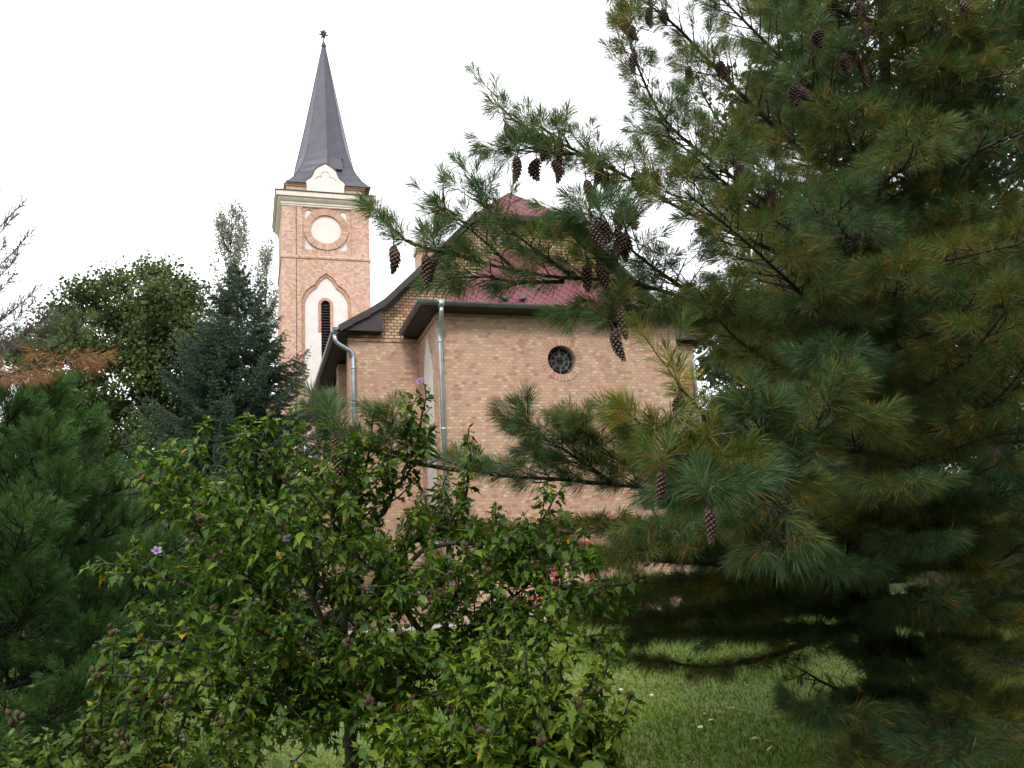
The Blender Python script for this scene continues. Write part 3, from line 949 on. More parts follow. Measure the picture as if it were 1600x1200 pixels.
def needles(S0, S1, r, per, length, width=.0026, a0=18, a1=62, green=(.05, .10, .045), green2=(.075, .13, .05), old=(.20, .12, .03), old_share=.2, droop=.25, wj=.3):
    """needles round shoots S0->S1 (N,3); returns tri soup"""
    N = len(S0)
    ax, u, v = basis(S1 - S0)
    ln = np.linalg.norm(S1 - S0, axis=1)
    idx = np.repeat(np.arange(N), per)
    n = len(idx)
    t = r.random(n) ** .75
    th = np.radians(a1 + (a0 - a1) * t + r.normal(0, 9, n))
    ph = r.random(n) * 2 * np.pi
    d = ax[idx] * np.cos(th)[:, None] + (u[idx] * np.cos(ph)[:, None] + v[idx] * np.sin(ph)[:, None]) * np.sin(th)[:, None]
    d[:, 2] -= droop * r.random(n) * (1.1 - t)
    d = nrm(d)
    L = length * (1 + wj * (r.random(n) - .6)) * (1 - .25 * (t > .95))
    b = S0[idx] + ax[idx] * (ln[idx] * t)[:, None]
    tip = b + d * L[:, None]
    tip[:, 2] -= .22 * L * r.random(n)
    side = nrm(np.cross(d, r.normal(0, 1, (n, 3))))
    w = width * (.7 + .6 * r.random(n))
    m = b + d * (L * .45)[:, None]
    V = np.empty((n, 4, 3))
    V[:, 0] = b
    V[:, 1] = m + side * w[:, None] * .5
    V[:, 2] = tip
    V[:, 3] = m - side * w[:, None] * .5
    F4 = np.arange(n * 4).reshape(n, 4)
    shoot_mix = r.random(N)[idx]
    g = np.asarray(green) + (np.asarray(green2) - np.asarray(green)) * (shoot_mix * .7 + .3 * r.random(n))[:, None]
    g = g * (.8 + .4 * r.random(n))[:, None]
    share = np.clip(old_share * (2.2 * (1 - t)) * (.2 + 1.8 * r.random(N)[idx] ** 1.5), 0, .95)
    io = r.random(n) < share
    oc = np.asarray(old) * (.6 + .8 * r.random(n))[:, None]
    mixg = r.random(n)[:, None] * .5
    c = np.where(io[:, None], oc * (1 - mixg) + g * mixg, g)
    C = np.repeat(c[:, None, :], 4, axis=1)
    return V.reshape(-1, 3), F4, C.reshape(-1, 3)


def merge(parts):
    V, Fc, C, o = [], [], [], 0
    for v, f, c in parts:
        V.append(v); Fc.append(f + o); C.append(c); o += len(v)
    return np.concatenate(V), np.concatenate(Fc), np.concatenate(C)


LEAF_OUT = np.array([(0, 0), (.17, .18), (.29, .40), (.17, .50), (.18, .66), (.08, .78), (0, 1.08), (-.08, .78), (-.18, .66), (-.17, .50), (-.29, .40), (-.17, .18)])
LEAF_MID = np.array([(0, .2), (0, .5), (0, .78)])


def shaped_leaves(pos, dirs, nrmls, size, r, cols, fold=.13, lobes=True):
    """lobed leaves folded along the midrib and bent; pos base point, dirs along the leaf, nrmls the upper side"""
    n = len(pos)
    d = nrm(dirs)
    s = nrm(np.cross(nrmls, d)); up = np.cross(d, s)
    pts = np.concatenate([LEAF_OUT, LEAF_MID]) if lobes else np.array([(0, 0), (.2, .25), (.27, .5), (.17, .78), (0, 1), (-.17, .78), (-.27, .5), (-.2, .25), (0, .25), (0, .5), (0, .78)])
    k = len(pts)
    U = pts[None, :, 0] * (.85 + .4 * r.random((n, 1)))
    Vv = np.repeat(pts[None, :, 1], n, 0)
    bend = (-.28 * r.random((n, 1)) - .05) * Vv ** 2
    H = np.abs(U) * (fold * (.3 + 1.4 * r.random((n, 1)))) + bend + .05 * r.normal(0, 1, (n, k)) * (np.abs(U) > .1)
    P = pos[:, None, :] + size[:, None, None] * (d[:, None, :] * Vv[..., None] + s[:, None, :] * U[..., None] + up[:, None, :] * H[..., None])
    if lobes:
        m0, m1, m2 = 12, 13, 14
        tri = [(0, 1, m0), (1, 2, m0), (2, m1, m0), (2, 3, m1), (3, 4, m1), (4, m2, m1), (4, 5, m2), (5, 6, m2)]
        tri += [(0, m0, 11), (11, m0, 10), (10, m0, m1), (10, m1, 9), (9, m1, 8), (8, m1, m2), (8, m2, 7), (7, m2, 6)]
    else:
        m0, m1, m2 = 8, 9, 10
        tri = [(0, 1, m0), (1, 2, m1), (1, m1, m0), (2, 3, m2), (2, m2, m1), (3, 4, m2), (0, m0, 7), (7, m0, m1), (7, m1, 6), (6, m1, m2), (6, m2, 5), (5, m2, 4)]
    tri = np.array(tri)
    Fc = (np.arange(n) * k)[:, None, None] + tri[None]
    C = np.repeat(cols[:, None, :], k, 1)
    return P.reshape(-1, 3), Fc.reshape(-1, 3), C.reshape(-1, 3)


def leaf_cloud(pos, r, size, col, col2=None, jitter=.35, upbias=.6):
    """simple two-triangle leaves for far crowns"""
    n = len(pos)
    d = nrm(r.normal(0, 1, (n, 3)) + np.array([0, 0, -.25])); nn = nrm(r.normal(0, 1, (n, 3)) + np.array([0, 0, upbias]))
    s = nrm(np.cross(nn, d))
    L = size * (.6 + .8 * r.random(n))[:, None]
    V = np.stack([pos, pos + d * L * .5 + s * L * .38, pos + d * L, pos + d * L * .5 - s * L * .38], 1)
    F4 = np.arange(n * 4).reshape(n, 4)
    c = np.asarray(col)[None] * (1 - jitter + 2 * jitter * r.random((n, 1)))
    if col2 is not None:
        k = r.random((n, 1)) ** 2
        c = c * (1 - k) + np.asarray(col2)[None] * k
    return V.reshape(-1, 3), F4, np.repeat(c[:, None], 4, 1).reshape(-1, 3)


def resample(pts, step):
    pts = np.asarray(pts, float)
    # Catmull-Rom through the points
    P = np.vstack([2 * pts[0] - pts[1], pts, 2 * pts[-1] - pts[-2]])
    out = []
    for i in range(1, len(P) - 2):
        n = max(2, int(np.linalg.norm(P[i + 1] - P[i]) / step))
        for j in range(n):
            t = j / n
            out.append(.5 * ((2 * P[i]) + (P[i + 1] - P[i - 1]) * t + (2 * P[i - 1] - 5 * P[i] + 4 * P[i + 1] - P[i + 2]) * t * t + (3 * P[i] - P[i - 1] - 3 * P[i + 1] + P[i + 2]) * t ** 3))
    out.append(pts[-1])
    return np.array(out)


# ------------------------------------------------------------------ pine cones
def make_cone_mesh(seed, open_=1.0, L=.135):
    r = np.random.default_rng(seed)
    V, Fc, C = [], [], []
    bendx = r.uniform(-.02, .02)
    n = 74
    for i in range(n):
        t = (i + .5) / n
        z = -L * (.04 + .94 * t)
        R = .0225 * math.sin(math.pi * min(1, .16 + .80 * t ** .75)) ** .7 * open_
        a = i * 2.39996
        rad = np.array([math.cos(a), math.sin(a), 0]); tan = np.array([-math.sin(a), math.cos(a), 0])
        c = np.array([bendx * math.sin(math.pi * t), 0, z])
        w = .0105 * (1 - .35 * t)
        out = .55 + .45 * open_
        base = c + rad * R * .15 + np.array([0, 0, .012])
        mid = c + rad * R * .75
        tip = c + rad * R * 1.15 * out + np.array([0, 0, -.009])
        th = np.array([0, 0, -.0035])
        b = len(V)
        V += [base, mid + tan * w, tip + tan * w * .45, tip - tan * w * .45, mid - tan * w, base + th, mid + tan * w + th, tip + tan * w * .4 + th, tip - tan * w * .4 + th, mid - tan * w + th]
        Fc += [(b, b + 1, b + 4, b), (b + 1, b + 2, b + 3, b + 4), (b + 6, b + 5, b + 9, b + 6), (b + 7, b + 6, b + 9, b + 8), (b + 2, b + 7, b + 8, b + 3), (b + 1, b + 6, b + 7, b + 2), (b + 4, b + 3, b + 8, b + 9)]
        dk = np.array((.018, .010, .010)); pale = np.array((.15, .095, .070)) * (.7 + .6 * r.random())
        C += [dk, dk * 1.6, pale, pale, dk * 1.6, dk, dk, pale * .7, pale * .7, dk]
    # core
    b = len(V); K = 8
    for t in np.linspace(0, 1, 6):
        rr = .010 * math.sin(math.pi * min(.98, .1 + .85 * t)) + .001
        for k in range(K):
            a = 2 * math.pi * k / K
            V.append(np.array([rr * math.cos(a) + bendx * math.sin(math.pi * t), rr * math.sin(a), -L * t])); C.append(np.array((.03, .018, .014)))
    for i in range(5):
        for k in range(K):
            Fc.append((b + i * K + k, b + i * K + (k + 1) % K, b + (i + 1) * K + (k + 1) % K, b + (i + 1) * K + k))
    # short stalk
    b = len(V)
    for z in (.03, -.004):
        for k in range(5):
            a = 2 * math.pi * k / 5
            V.append(np.array([.0035 * math.cos(a), .0035 * math.sin(a), z])); C.append(np.array((.06, .04, .03)))
    for k in range(5): Fc.append((b + k, b + 5 + k, b + 5 + (k + 1) % 5, b + (k + 1) % 5))
    me = bpy.data.meshes.new('cone')
    me.from_pydata([tuple(float(q) for q in p) for p in V], [], [tuple(dict.fromkeys(f)) for f in Fc])
    a = me.attributes.new('tint', 'FLOAT_COLOR', 'POINT')
    c4 = np.ones((len(V), 4), dtype=np.float32); c4[:, :3] = np.array(C)
    a.data.foreach_set('color', c4.ravel())
    me.update()
    me.materials.append(M_CONE)
    return me


CONES = [make_cone_mesh(s, o, L) for s, o, L in ((1, 1.2, .132), (2, 1.0, .142), (3, 1.3, .126), (4, 1.05, .115))]


# ------------------------------------------------------------------ the big five-needle pine at the right
PINE_PER, PINE_LEN = 104, .122


def grow_bough(pts, r, r0, dens=1.0, spread=.42, start=.22, upt=.35, wood=None, sub=True):
    """pts world polyline root->tip. Adds wood to MB; returns shoots (S0,S1)."""
    line = resample(pts, .07)
    n = len(line)
    seg = np.linalg.norm(np.diff(line, axis=0), axis=1); cum = np.concatenate([[0], np.cumsum(seg)]); L = cum[-1]
    rad = r0 * (1 - .88 * (cum / L) ** .8) + .003
    wood.tube(line[::2] if n > 6 else line, list(rad[::2] if n > 6 else rad), 7)
    S0, S1 = [], []
    tipd = nrm(line[-1] - line[-3])
    S0.append(line[-1] - tipd * .05); S1.append(line[-1] + tipd * .10)
    s = L * start
    side = 1
    while s < L:
        i = min(n - 2, int(np.searchsorted(cum, s)))
        p = line[i]
        t = nrm(line[min(n - 1, i + 1)] - line[max(0, i - 1)])
        lat = nrm(np.cross(t, [0, 0, 1.0])) * side
        side = -side
        f = s / L
        ln = spread * (1.12 - .74 * f) * r.uniform(.55, 1.3)
        d = nrm(t * r.uniform(.6, 1.0) + lat * r.uniform(.45, 1.0) + np.array([0, 0, r.uniform(-.25, .6) * upt * 2]))
        # twig polyline curving upward
        q = [p]; dd = d.copy(); m = max(3, int(ln / .07))
        for k in range(m):
            dd = nrm(dd + np.array([0, 0, upt * .16]) + r.normal(0, .05, 3))
            q.append(q[-1] + dd * ln / m)
        wood.tube(q, list(np.linspace(min(.012, rad[i] * .55), .0028, len(q))), 5)
        S0.append(q[-1] - dd * .035); S1.append(q[-1] + dd * r.uniform(.03, .09))
        if sub:
            k = 1
            sd2 = 1
            while k < m:
                if r.random() < .72:
                    t2 = nrm(q[k + 1] - q[k]); la2 = nrm(np.cross(t2, [0, 0, 1.0])) * sd2; sd2 = -sd2
                    l2 = r.uniform(.07, .20) * (1.15 - k / m * .5)
                    d2 = nrm(t2 * .8 + la2 * r.uniform(.4, .9) + np.array([0, 0, r.uniform(0, .8) * upt * 1.6]))
                    e = q[k] + d2 * l2
                    wood.tube([q[k], (q[k] + e) / 2 + np.array([0, 0, -.006]), e], [.0045, .0035, .0025], 4)
                    S0.append(e - d2 * min(l2 * .8, .04)); S1.append(e + d2 * r.uniform(.02, .07))
                k += 1
        s += r.uniform(.038, .080) / dens
    return np.array(S0), np.array(S1)


def build_pine():
    r = np.random.default_rng(21)
    TD = 7.4
    trunk_px = [(1425, 1185, 7.4), (1398, 1090, 7.4), (1372, 1000, 7.4), (1362, 900, 7.4), (1358, 760, 7.4), (1360, 600, 7.4), (1362, 450, 7.4), (1364, 300, 7.4), (1372, 215, 7.4), (1383, 130, 7.4), (1380, 40, 7.35), (1378, -60, 7.3), (1385, -170, 7.3), (1392, -280, 7.3)]
    tp = [at(*p) for p in trunk_px]
    b0 = tp[0].copy(); tp = [np.array([b0[0] + .03, b0[1] + .02, gz(0, b0[1]) - .15])] + tp
    tr = [.24, .20, .165, .135, .122, .112, .10, .09, .072, .06, .05, .042, .034, .024, .012]
    root = empty('pine_tree', (b0[0], b0[1], float(gz(0, b0[1]))), 'tall long needled pine with many hanging brown cones filling the right of the view', 'pine tree')
    mb = MB(); tl = resample(tp, .18)
    rr = np.interp(np.linspace(0, 1, len(tl)), np.linspace(0, 1, len(tr)), tr)
    mb.tube(tl, list(rr), 12)
    mb.build('trunk', M_BARK, root, True)
    T = TD
    E = [  # explicit boughs: (points px,py,d ; radius ; density ; spread ; upturn)
        ([(1368, 330, T), (1250, 235, 7.0), (1130, 120, 6.6), (1055, 40, 6.4), (975, -20, 6.2)], .032, .8, .36, .35),
        ([(1366, 400, T), (1220, 330, 6.8), (1110, 250, 6.4), (1040, 190, 6.2), (1003, 120, 6.1), (975, 40, 6.1)], .028, 1.1, .34, .3),
        ([(1364, 450, T), (1230, 400, 6.4), (1080, 335, 5.8), (965, 268, 5.4), (872, 222, 5.3), (805, 190, 5.3), (768, 150, 5.3)], .022, .55, .24, .4),
        ([(960, 262, 5.4), (900, 240, 5.2), (850, 238, 5.2), (778, 233, 5.1)], .010, .7, .12, .2),
        ([(1364, 560, T), (1240, 520, 6.3), (1110, 478, 5.6), (985, 442, 5.1), (860, 432, 4.8), (770, 415, 4.7), (710, 398, 4.6), (650, 385, 4.5), (618, 362, 4.5), (592, 335, 4.5)], .026, .55, .20, .3),
        ([(900, 436, 4.9), (830, 385, 4.7), (780, 345, 4.6), (752, 315, 4.6), (738, 285, 4.6)], .010, .8, .13, .35),
        ([(800, 418, 4.7), (760, 380, 4.6), (720, 345, 4.5), (690, 335, 4.5)], .008, .8, .12, .35),
        ([(1010, 450, 5.2), (930, 400, 5.0), (890, 365, 4.9), (875, 375, 4.9)], .010, .7, .14, .3),
        ([(1110, 480, 5.6), (1010, 410, 5.0), (940, 350, 4.7), (905, 325, 4.6)], .014, .9, .20, .3),
        ([(880, 440, 4.9), (800, 440, 4.7), (740, 430, 4.6), (690, 440, 4.6)], .010, .9, .15, .1),
        ([(1364, 520, T), (1230, 500, 6.0), (1110, 490, 5.2), (1020, 480, 4.9), (950, 480, 4.8), (905, 490, 4.8)], .020, 1.0, .22, .05),
        ([(1364, 480, T), (1260, 380, 6.4), (1150, 300, 5.9), (1080, 240, 5.6), (1030, 200, 5.5)], .026, 1.1, .42, .35),
        ([(1364, 600, T), (1270, 480, 6.0), (1190, 400, 5.2), (1120, 340, 4.9), (1070, 300, 4.8)], .026, 1.1, .45, .35),
        ([(1362, 640, T), (1260, 590, 6.2), (1170, 545, 5.5), (1090, 465, 5.1)], .020, .9, .24, .05),
        ([(1360, 770, T), (1220, 770, 6.3), (1080, 768, 5.6), (960, 757, 5.2), (860, 748, 5.0), (770, 742, 4.9), (700, 722, 4.9), (640, 690, 4.9), (600, 655, 4.9)], .026, .9, .26, .40),
        ([(720, 735, 4.9), (640, 722, 4.9), (560, 695, 4.9), (505, 640, 4.9)], .012, .9, .2, .4),
        ([(960, 757, 5.2), (900, 715, 5.0), (860, 690, 4.9), (820, 670, 4.9)], .012, 1.4, .3, .4),
        ([(1060, 765, 5.5), (960, 715, 5.0), (930, 690, 4.9), (900, 672, 4.9)], .012, 1.3, .3, .4),
        ([(1358, 850, T), (1270, 825, 5.6), (1200, 775, 4.4), (1140, 742, 3.95), (1085, 728, 3.7), (1040, 700, 3.55), (1003, 660, 3.5)], .030, 1.25, .26, .35),
        ([(1200, 775, 4.4), (1185, 735, 4.1), (1187, 690, 3.95), (1190, 650, 3.9)], .012, 1.5, .24, .4),
        ([(1210, 770, 4.4), (1240, 715, 4.1), (1275, 670, 4.0), (1310, 625, 4.0)], .012, 1.5, .24, .4),
        ([(1140, 742, 3.95), (1120, 760, 3.6), (1100, 775, 3.4)], .010, 1.6, .18, .2),
        ([(1160, 745, 4.0), (1130, 690, 3.9), (1090, 640, 3.9), (1060, 600, 3.9), (1028, 555, 3.9)], .008, .40, .07, .3),
        ([(1170, 760, 4.1), (1200, 800, 3.9), (1210, 850, 3.8)], .010, 1.2, .2, -.1),
        ([(1360, 900, T), (1230, 885, 6.3), (1090, 880, 5.7), (960, 872, 5.4), (860, 880, 5.3), (770, 885, 5.2), (690, 900, 5.2)], .030, 1.3, .42, .2),
        ([(860, 880, 5.3), (800, 850, 5.2), (740, 850, 5.2), (700, 830, 5.2)], .010, 1.1, .22, .35),
        ([(1362, 940, T), (1240, 945, 6.5), (1120, 960, 6.0), (1020, 965, 5.8), (940, 965, 5.7)], .028, 1.5, .48, .1),
        ([(1364, 870, T), (1240, 840, 6.0), (1130, 830, 5.2), (1040, 850, 4.9), (960, 875, 4.8)], .028, 1.4, .46, .1),
        ([(1366, 965, T), (1285, 995, 6.8), (1190, 1030, 6.4), (1100, 1043, 6.1), (1050, 1035, 5.9), (1000, 1030, 5.8)], .034, .55, .26, -.05),
        ([(1364, 930, T), (1250, 920, 6.6), (1130, 915, 6.2), (1010, 915, 5.9), (920, 925, 5.8)], .026, 1.4, .46, .1),
        ([(1366, 970, T), (1270, 985, 6.6), (1160, 990, 6.2), (1060, 985, 5.9), (980, 1000, 5.8)], .026, 1.3, .46, .05),
        ([(1360, 820, T), (1200, 830, 6.2), (1050, 835, 5.6), (930, 830, 5.4), (840, 842, 5.3)], .024, 1.4, .46, .15),
        ([(1362, 900, T), (1180, 905, 6.0), (1050, 925, 5.5), (960, 938, 5.3)], .024, 1.4, .44, .05),
        ([(1360, 790, T), (1230, 790, 6.0), (1130, 800, 5.3), (1060, 820, 4.9), (1010, 835, 4.8)], .022, 1.3, .40, .1),
        ([(1372, 260, T), (1280, 150, 6.8), (1200, 70, 6.6), (1130, 0, 6.5), (1080, -50, 6.5)], .024, 1.1, .42, .35),
        ([(1364, 380, T), (1210, 280, 6.6), (1120, 185, 6.4), (1085, 110, 6.3)], .022, 1.1, .38, .35),
        ([(1378, 60, T), (1300, 10, 7.0), (1230, -40, 6.8)], .020, 1.1, .42, .3),
        # towards the camera, in front of the trunk
        ([(1359, 720, T), (1345, 700, 6.3), (1335, 690, 5.3), (1330, 660, 4.7)], .02, 1.1, .34, .3),
        ([(1359, 800, T), (1375, 790, 6.2), (1390, 780, 5.2), (1400, 760, 4.7)], .02, 1.1, .36, .2),
        ([(1361, 880, T), (1330, 890, 6.2), (1310, 900, 5.3), (1290, 890, 4.8)], .02, 1.1, .36, .1),
        ([(1364, 940, T), (1400, 955, 6.3), (1430, 965, 5.6), (1440, 950, 5.2)], .02, 1.1, .36, .1),
        ([(1362, 400, T), (1340, 380, 6.3), (1320, 365, 5.6), (1300, 330, 5.2)], .02, 1.0, .36, .3),
        ([(1362, 540, T), (1330, 520, 6.3), (1300, 505, 5.6), (1270, 480, 5.2)], .02, 1.0, .40, .3),
        ([(1362, 300, T), (1400, 270, 6.5), (1420, 250, 5.9), (1430, 215, 5.6)], .02, .9, .36, .35),
        ([(1362, 560, T), (1450, 520, 6.3), (1500, 490, 5.5), (1530, 450, 5.2)], .02, 1.0, .40, .3),
        ([(1362, 700, T), (1480, 660, 6.2), (1560, 620, 5.3), (1610, 560, 4.9)], .02, 1.0, .40, .3),
        # right hand side
        ([(1383, 135, T), (1440, 100, 7.2), (1490, 70, 7.0), (1560, 25, 6.9), (1640, -20, 6.8)], .026, 1.0, .36, .35),
        ([(1372, 215, T), (1440, 165, 7.0), (1510, 130, 6.6), (1600, 110, 6.3)], .026, .9, .36, .35),
        ([(1364, 330, T), (1450, 290, 6.8), (1540, 230, 6.4), (1650, 190, 6.2)], .028, .9, .4, .3),
        ([(1362, 470, T), (1440, 420, 6.3), (1510, 400, 5.6), (1600, 380, 5.2)], .028, .9, .4, .3),
        ([(1362, 480, T), (1385, 480, 6.4), (1400, 455, 5.5), (1402, 430, 5.0)], .02, 1.1, .28, .35),
        ([(1360, 620, T), (1330, 600, 6.2), (1310, 585, 5.3), (1296, 560, 4.9)], .02, 1.1, .28, .35),
        ([(1360, 640, T), (1430, 610, 6.4), (1500, 570, 5.5), (1545, 520, 5.0), (1580, 470, 4.8)], .028, .9, .34, .35),
        ([(1358, 760, T), (1440, 720, 6.2), (1520, 690, 5.4), (1620, 660, 5.0)], .028, .9, .36, .25),
        ([(1358, 850, T), (1460, 800, 6.2), (1560, 770, 5.4), (1660, 760, 5.0)], .028, .9, .4, .15),
        ([(1362, 900, T), (1400, 880, 6.2), (1430, 860, 5.4), (1440, 850, 5.0)], .02, 1., .3, .2),
        ([(1366, 960, T), (1440, 960, 6.4), (1540, 965, 5.8), (1640, 985, 5.5)], .032, .9, .4, .0),
        ([(1372, 1000, T), (1470, 1010, 6.4), (1560, 1030, 5.4), (1650, 1060, 4.9)], .03, 1.0, .4, .1),
        ([(1390, 1060, T), (1450, 1085, 6.2), (1480, 1130, 5.2), (1480, 1180, 4.6)], .026, 1.1, .40, .15),
        ([(1385, 1060, T), (1380, 1100, 6.3), (1360, 1130, 5.5), (1310, 1125, 5.0), (1265, 1110, 4.9)], .024, 1.2, .36, .15),
        ([(1395, 1075, T), (1500, 1100, 6.0), (1580, 1130, 5.0), (1650, 1180, 4.5)], .024, 1.0, .40, .2),
        ([(1395, 1080, T), (1420, 1150, 5.8), (1380, 1200, 4.9), (1330, 1230, 4.5)], .024, 1.0, .36, .15),
    ]
    # whorls round the rest of the trunk
    base_z = float(tp[0][2]); top = tp[-1]
    to_cam = nrm(np.array([0, 0, EYE]) - np.array([tp[4][0], tp[4][1], EYE]))[:2]
    cam_ang = math.atan2(to_cam[1], to_cam[0])
    zz = 1.15
    auto = []
    while zz < 8.6:
        c = tl[np.argmin(np.abs(tl[:, 2] - zz))]
        k0 = r.random() * 6.28
        for k in range(6):
            a = k0 + k * math.pi / 3 + r.normal(0, .15)
            rel = (a - cam_ang + math.pi) % (2 * math.pi) - math.pi      # 0 = towards the camera, negative = to the left as seen
            if zz < 6.0 and -1.9 < rel < .75: continue
            Lb = (3.0 - .29 * zz) * r.uniform(.8, 1.1)
            if zz < 2.2: Lb *= .85
            if abs(rel) < 1.2: Lb *= .6
            up = .30 if zz > 3 else .08
            d = np.array([math.cos(a), math.sin(a), up])
            pts = [c, c + d * Lb * .35, c + d * Lb * .7 + np.array([0, 0, -.05]), c + d * Lb + np.array([0, 0, .12])]
            auto.append((pts, .030 - .002 * zz, .75, .44, .3))
        zz += .42
    # inner boughs that thicken the core and the low skirt
    for k in range(64):
        low = k < 26
        z0 = r.uniform(.95, 2.3) if low else r.uniform(2.3, 6.6)
        c = tl[np.argmin(np.abs(tl[:, 2] - z0))]
        a = cam_ang + (r.uniform(-2.1, .9) if k % 3 else r.uniform(.5, 2.2))
        Lb = r.uniform(1.2, 2.1) if low else r.uniform(.8, 1.5) * (1.15 - .07 * z0)
        d = np.array([math.cos(a), math.sin(a), r.uniform(-.12, .12) if low else r.uniform(.1, .4)])
        auto.append(([c, c + d * Lb * .4, c + d * Lb * .75 + np.array([0, 0, -.03]), c + d * Lb + np.array([0, 0, .06])], .016, .9, .46, .15))
    boughs = [([at(*p) for p in pp], a, b, c, d) for pp, a, b, c, d in E] + auto
    allpts = []
    cones_px = [(790, 188), (832, 195), (848, 205), (873, 208), (808, 238), (838, 242), (866, 245), (938, 248), (925, 285), (948, 262), (916, 275), (992, 262), (1008, 258), (1021, 262), (925, 340), (940, 338),
                (968, 318), (986, 315), (966, 352), (977, 358), (917, 408), (934, 406), (958, 470), (970, 472), (958, 505), (615, 378), (666, 392), (681, 394), (1062, 612),
                (1035, 728), (1020, 745), (1008, 745), (1046, 752), (1085, 788), (1107, 786), (1161, 198), (1156, 250), (1166, 255), (1204, 282), (1124, 90), (1138, 96), (1239, 128), (1252, 130), (1279, 40),
                (986, 35), (975, 22), (990, 75), (1035, 8), (1015, 5), (1318, 78), (1340, 85), (1352, 100), (1332, 68), (1352, 28), (1316, 82), (1402, 38), (1340, -4), (1438, -4), (1500, -6), (522, 672), (530, 700), (1075, 98)]
    bl = []
    for pts, a, b, c, d in boughs[:len(E)]:
        bl.append(resample(pts, .05))
    extra = {}
    cones = []
    for (cx, cy) in cones_px:
        best = None
        for bi, ln in enumerate(bl):
            q = (ln - np.array([0, 0, EYE])) @ CAM_R.T
            sx = 800 + F_PX * q[:, 0] / q[:, 2]; sy = 600 + F_PX * q[:, 1] / q[:, 2]
            dd = np.hypot(sx - cx, sy - cy + 12)
            i = int(np.argmin(dd))
            if best is None or dd[i] < best[0]: best = (dd[i], bi, i, q[i, 2])
        p = at(cx, cy + 6, best[3] - (.32 if best[3] < 4.2 else .7 if cx > 1180 else .26))
        extra.setdefault(best[1], []).append((best[2], p))
        cones.append((best[1], p))
    n_sh = 0
    for bi, (pts, r0, dens, spread, upt) in enumerate(boughs):
        wood = MB()
        S0, S1 = grow_bough(pts, r, r0, dens, spread, .16 if bi < len(E) else .22, upt, wood)
        S0, S1 = list(S0), list(S1)
        for (i, p) in extra.get(bi, []):
            src = bl[bi][max(0, i - 3)]
            q = p + np.array([0, 0, .035])
            wood.tube([src, (src + q) / 2 + np.array([0, 0, .02]), q, q + np.array([-.01, 0, .06])], [.006, .005, .004, .003], 5)
            S0.append(q + np.array([0, 0, -.02])); S1.append(q + nrm(np.array([r.normal(0, .3), r.normal(0, .3), 1])) * .11)
            S0.append(q); S1.append(q + nrm(np.array([r.normal(0, .6), r.normal(0, .6), .6])) * .10)
        S0, S1 = np.array(S0), np.array(S1)
        n_sh += len(S0)
        o = wood.build('branch', M_TWIG, root, True)
        hue = r.random()
        ga = np.array((.046, .112, .058)) * (1 - hue) + np.array((.080, .140, .034)) * hue
        gb = np.array((.090, .185, .082)) * (1 - hue) + np.array((.170, .220, .050)) * hue
        V, Fc, C = needles(S0, S1, r, PINE_PER, PINE_LEN, .0030, green=ga, green2=gb, old=(.38, .22, .03), old_share=.12 + .20 * hue)
        tri_object('needles', V, Fc, C, M_NEEDLE, o)
        boughs[bi] = o
    # bare dead branch over the lawn with a few brown tufts
    wood = MB()
    dead = [at(1392, 1082, 7.3), at(1335, 1085, 6.9), at(1290, 1068, 6.7), at(1255, 1048, 6.6), at(1238, 1040, 6.5)]
    dl = resample(dead, .05); wood.tube(dl, list(np.linspace(.022, .005, len(dl))), 6)
    for k in range(22):
        i = r.integers(3, len(dl) - 1); d = nrm(r.normal(0, 1, 3) + np.array([-.6, 0, .1])); l = r.uniform(.08, .3)
        wood.tube([dl[i], dl[i] + d * l * .5 + r.normal(0, .02, 3), dl[i] + d * l], [.005, .0035, .002], 4)
    o = wood.build('branch', M_BARK, root, True)
    o['label'] = 'bare dead branch with brown needle tufts low over the lawn'
    tips = np.array([at(px, py, 6.6) for px, py in ((1228, 1036), (1250, 1048), (1262, 1040), (1222, 1050), (1282, 1045))])
    V, Fc, C = needles(tips, tips + np.array([0, 0, -.05]) + r.normal(0, .03, (len(tips), 3)), r, 60, .09, green=(.07, .035, .02), green2=(.10, .05, .025), old=(.10, .05, .02))
    tri_object('needles', V, Fc, C, M_NEEDLE, o)
    for k, (bi, p) in enumerate(cones):
        o = bpy.data.objects.new('cone', CONES[int(r.integers(0, 4))])
        COL.objects.link(o)
        o.parent = boughs[bi]
        o.location = tuple(p)
        s = r.uniform(1.0, 1.3) if (np.asarray(p) - np.array([0, 0, EYE])) @ CAM_R[2] > 4.1 else .88
        o.scale = (s, s, s)
        o.rotation_euler = (r.normal(0, .14), r.normal(0, .14), r.random() * 6.28)
    print('pine shoots', n_sh)


build_pine()


